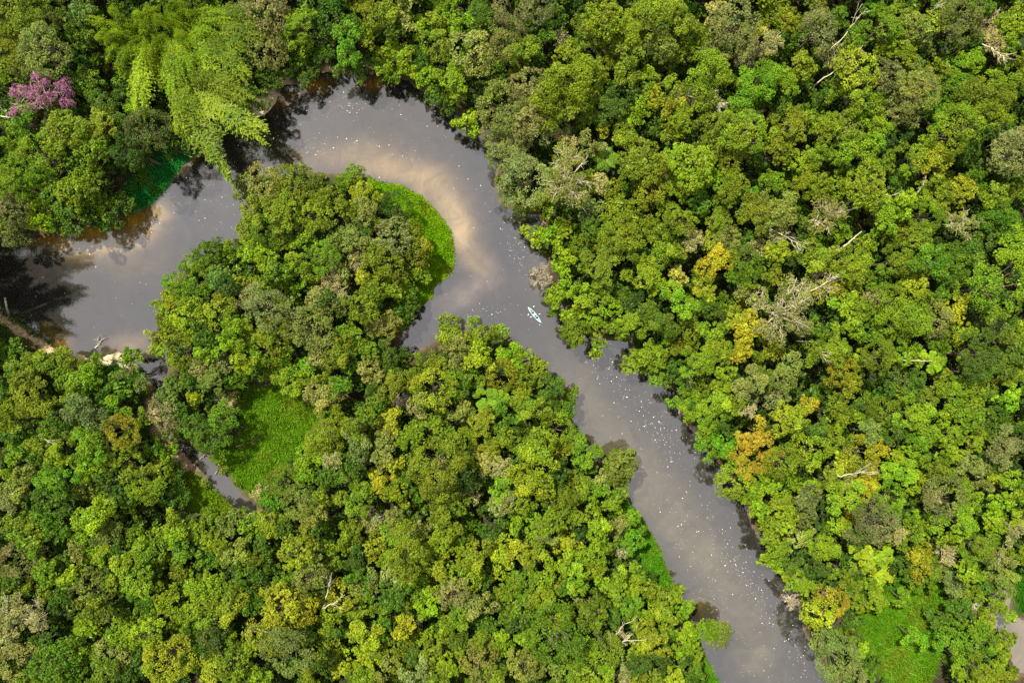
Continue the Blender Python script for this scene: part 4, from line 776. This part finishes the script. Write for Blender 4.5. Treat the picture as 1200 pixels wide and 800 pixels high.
def skin_mesh(name, verts, edges, radii, mat, parent, sub=1, root=0):
    me = bpy.data.meshes.new(name); me.from_pydata([tuple(v) for v in verts], edges, []); o = link(name, me, mat, parent)
    md = o.modifiers.new('Skin', 'SKIN'); md.use_smooth_shade = True
    for v, r in zip(me.skin_vertices[0].data, radii): v.radius = (r, r) if np.isscalar(r) else r
    me.skin_vertices[0].data[root].use_root = True
    ss = o.modifiers.new('Subsurf', 'SUBSURF'); ss.levels = sub; ss.render_levels = sub
    return o
def person(sx, label, tilt, yaw):
    """seated paddler facing the bow (+X of the kayak)"""
    o = Matrix.Rotation(angk, 4, 'Z') @ Vector((sx - .12, 0, 0)); root = empty('person', (ctr[0] + o.x, ctr[1] + o.y, .40), angk); tag(root, label, 'person', 'kayak paddlers')
    V = []; E = []; Rd = []
    def v(p, r, par=None):
        V.append(np.array(p, float)); Rd.append(r)
        if par is not None: E.append((par, len(V) - 1))
        return len(V) - 1
    pel = v((0, 0, .02), .145); bel = v((.0, 0, .18), (.125, .15), pel); ch = v((.03, 0, .38), (.125, .175), bel); nk = v((.05, 0, .54), .06, ch); hd = v((.07, 0, .62), .075, nk); v((.085, 0, .72), (.088, .078), hd); 
    hands = []
    for sg in (-1, 1):
        hp = v((.06, .09 * sg, .0), .10, pel); kn = v((.46, .14 * sg, .16), .072, hp); an = v((.80, .09 * sg, -.02), .045, kn); v((.90, .10 * sg, .04), .038, an)
        sh = v((.04, .20 * sg, .47), .062, ch)
        hx, hz = (.40 + tilt * .12 * sg, .36 + .16 * tilt * sg)
        el = v((.20, .33 * sg, .32 + .05 * tilt * sg), .048, sh); wr = v((hx - .05, .30 * sg, hz), .032, el); pm = v((hx, .29 * sg, hz + .01), .034, wr); hands.append((hx + .05, .29 * sg, hz + .015))
        for f, dy in enumerate((-.033, -.011, .011, .033)):
            f1 = v((hx + .05, .29 * sg + dy, hz + .03), .010, pm); f2 = v((hx + .085 - .004 * abs(f - 1), .29 * sg + dy, hz + .012), .009, f1); v((hx + .075, .29 * sg + dy, hz - .02), .008, f2)
        t1 = v((hx + .02, .29 * sg - .045 * sg, hz - .015), .011, pm); v((hx + .055, .29 * sg - .05 * sg, hz - .03), .009, t1)
    body = skin_mesh('body', V, E, Rd, M_SKIN, root)
    skin_mesh('shirt', [(0, 0, .06), (0, 0, .18), (.03, 0, .38), (.045, 0, .50), (.04, .20, .475), (.13, .28, .385), (.04, -.20, .475), (.13, -.28, .385)], [(0, 1), (1, 2), (2, 3), (2, 4), (4, 5), (2, 6), (6, 7)],
              [.165, (.15, .175), (.15, .20), .085, .085, .07, .085, .07], M_WHITE, root)
    skin_mesh('shorts', [(0, 0, .02), (.06, .09, .0), (.30, .12, .10), (.06, -.09, .0), (.30, -.12, .10)], [(0, 1), (1, 2), (0, 3), (3, 4)], [.165, .12, .10, .12, .10], M_SHORT, root)
    skin_mesh('hair', [(.03, 0, .66), (.045, 0, .75), (.08, 0, .80)], [(0, 1), (1, 2)], [.085, (.118, .105), .085], M_HAIR, root)
    for sg in (-1, 1): skin_mesh('eye', [(.165, .032 * sg, .715), (.172, .032 * sg, .715)], [(0, 1)], [.010, .008], M_HAIR, root)
    skin_mesh('nose', [(.160, 0, .71), (.185, 0, .685)], [(0, 1)], [.012, .013], M_SKIN, root)
    # paddle held in both hands
    h0, h1 = Vector(hands[0]), Vector(hands[1]); c = (h0 + h1) / 2; d = (h1 - h0).normalized(); pr = empty('paddle', (0, 0, 0)); mw = Matrix.Translation(root.location) @ Matrix.Rotation(angk, 4, 'Z')
    pr.location = mw @ c; pr.rotation_euler = (0, 0, angk); tag(pr, 'double bladed white paddle held by the ' + ('front' if sx > 0 else 'rear') + ' kayak paddler', 'paddle', 'kayak paddles')
    T = Tubes(); T.add([-d * 1.02, d * 1.02], .017, 7); link('shaft', T.mesh('shaft'), M_SHAFT, pr)
    for sg in (-1, 1):
        secs = []
        for u_ in np.linspace(0, 1, 8):
            w = .115 * math.sin(math.pi * min(.08 + .85 * u_, .97)) ** .6; p = d * sg * (.95 + .48 * u_); cup = .02 * math.sin(u_ * math.pi)
            secs.append(np.array([[p.x + w, p.y, p.z - cup], [p.x, p.y, p.z + .012 - cup], [p.x - w, p.y, p.z - cup], [p.x, p.y, p.z - .012 - cup]]))
        link('blade', loft(secs, 'blade'), M_PADDLE, pr)
person(SEATS[0], 'dark haired person in white top paddling in the kayak front seat', -.7, 0)
person(SEATS[1], 'dark haired person in white top paddling in the kayak rear seat', .9, 0)

# ------------------------------------------------------------------ light, sky, camera
EL = math.radians(58); sv = np.array([-.62, .78]); sv /= np.linalg.norm(sv)
to_sun = Vector((sv[0] * math.cos(EL), sv[1] * math.cos(EL), math.sin(EL)))
sl = bpy.data.lights.new('sun', 'SUN'); sl.energy = 4.4; sl.angle = math.radians(1.0); sl.color = (1.0, .94, .80)
so = bpy.data.objects.new('sun', sl); COL.objects.link(so); so.location = (0, 0, 200); so.rotation_euler = to_sun.to_track_quat('Z', 'Y').to_euler()
wd = bpy.data.worlds.new('World'); SC.world = wd; wd.use_nodes = True; nt = wd.node_tree; nt.nodes.clear(); L = nt.links.new
sky = N(nt, 'ShaderNodeTexSky', sky_type='NISHITA'); sky.sun_disc = False; sky.sun_elevation = EL; sky.sun_rotation = math.atan2(sv[0], sv[1]); sky.air_density = 1.0; sky.dust_density = 1.0
bg = N(nt, 'ShaderNodeBackground'); bg.inputs[1].default_value = 0.115
tcw = N(nt, 'ShaderNodeTexCoord'); cn = N(nt, 'ShaderNodeTexNoise'); val(cn, Scale=2.2, Detail=6, Roughness=.55); L(tcw.outputs['Generated'], cn.inputs['Vector'])
cr = N(nt, 'ShaderNodeMapRange'); val(cr, **{'From Min': .3, 'From Max': .6, 'To Min': .55, 'To Max': .95}); L(cn.outputs['Fac'], cr.inputs['Value'])
cm = N(nt, 'ShaderNodeMix', data_type='RGBA'); L(cr.outputs[0], cm.inputs[0]); L(sky.outputs[0], cm.inputs[6]); cm.inputs[7].default_value = (4.3, 4.05, 3.95, 1)
L(cm.outputs[2], bg.inputs[0])
L(bg.outputs[0], N(nt, 'ShaderNodeOutputWorld').inputs[0])
cd = bpy.data.cameras.new('camera'); cd.sensor_fit = 'HORIZONTAL'; cd.sensor_width = 36; cd.lens = 36 * H / (1200 * K); cd.clip_end = 5000; cd.clip_start = 1
co = bpy.data.objects.new('camera', cd); COL.objects.link(co); co.location = (0, 0, H); co.rotation_euler = (0, 0, 0); SC.camera = co
vs = SC.view_settings; vs.view_transform = 'Standard'; vs.look = 'None'; vs.exposure = 1.04; vs.gamma = 1; vs.use_curve_mapping = False
cy = SC.cycles; cy.max_bounces = 5; cy.diffuse_bounces = 2; cy.glossy_bounces = 2; cy.transmission_bounces = 3; cy.transparent_max_bounces = 4; cy.caustics_reflective = False; cy.caustics_refractive = False
cy.use_denoising = False
cy.use_adaptive_sampling = True
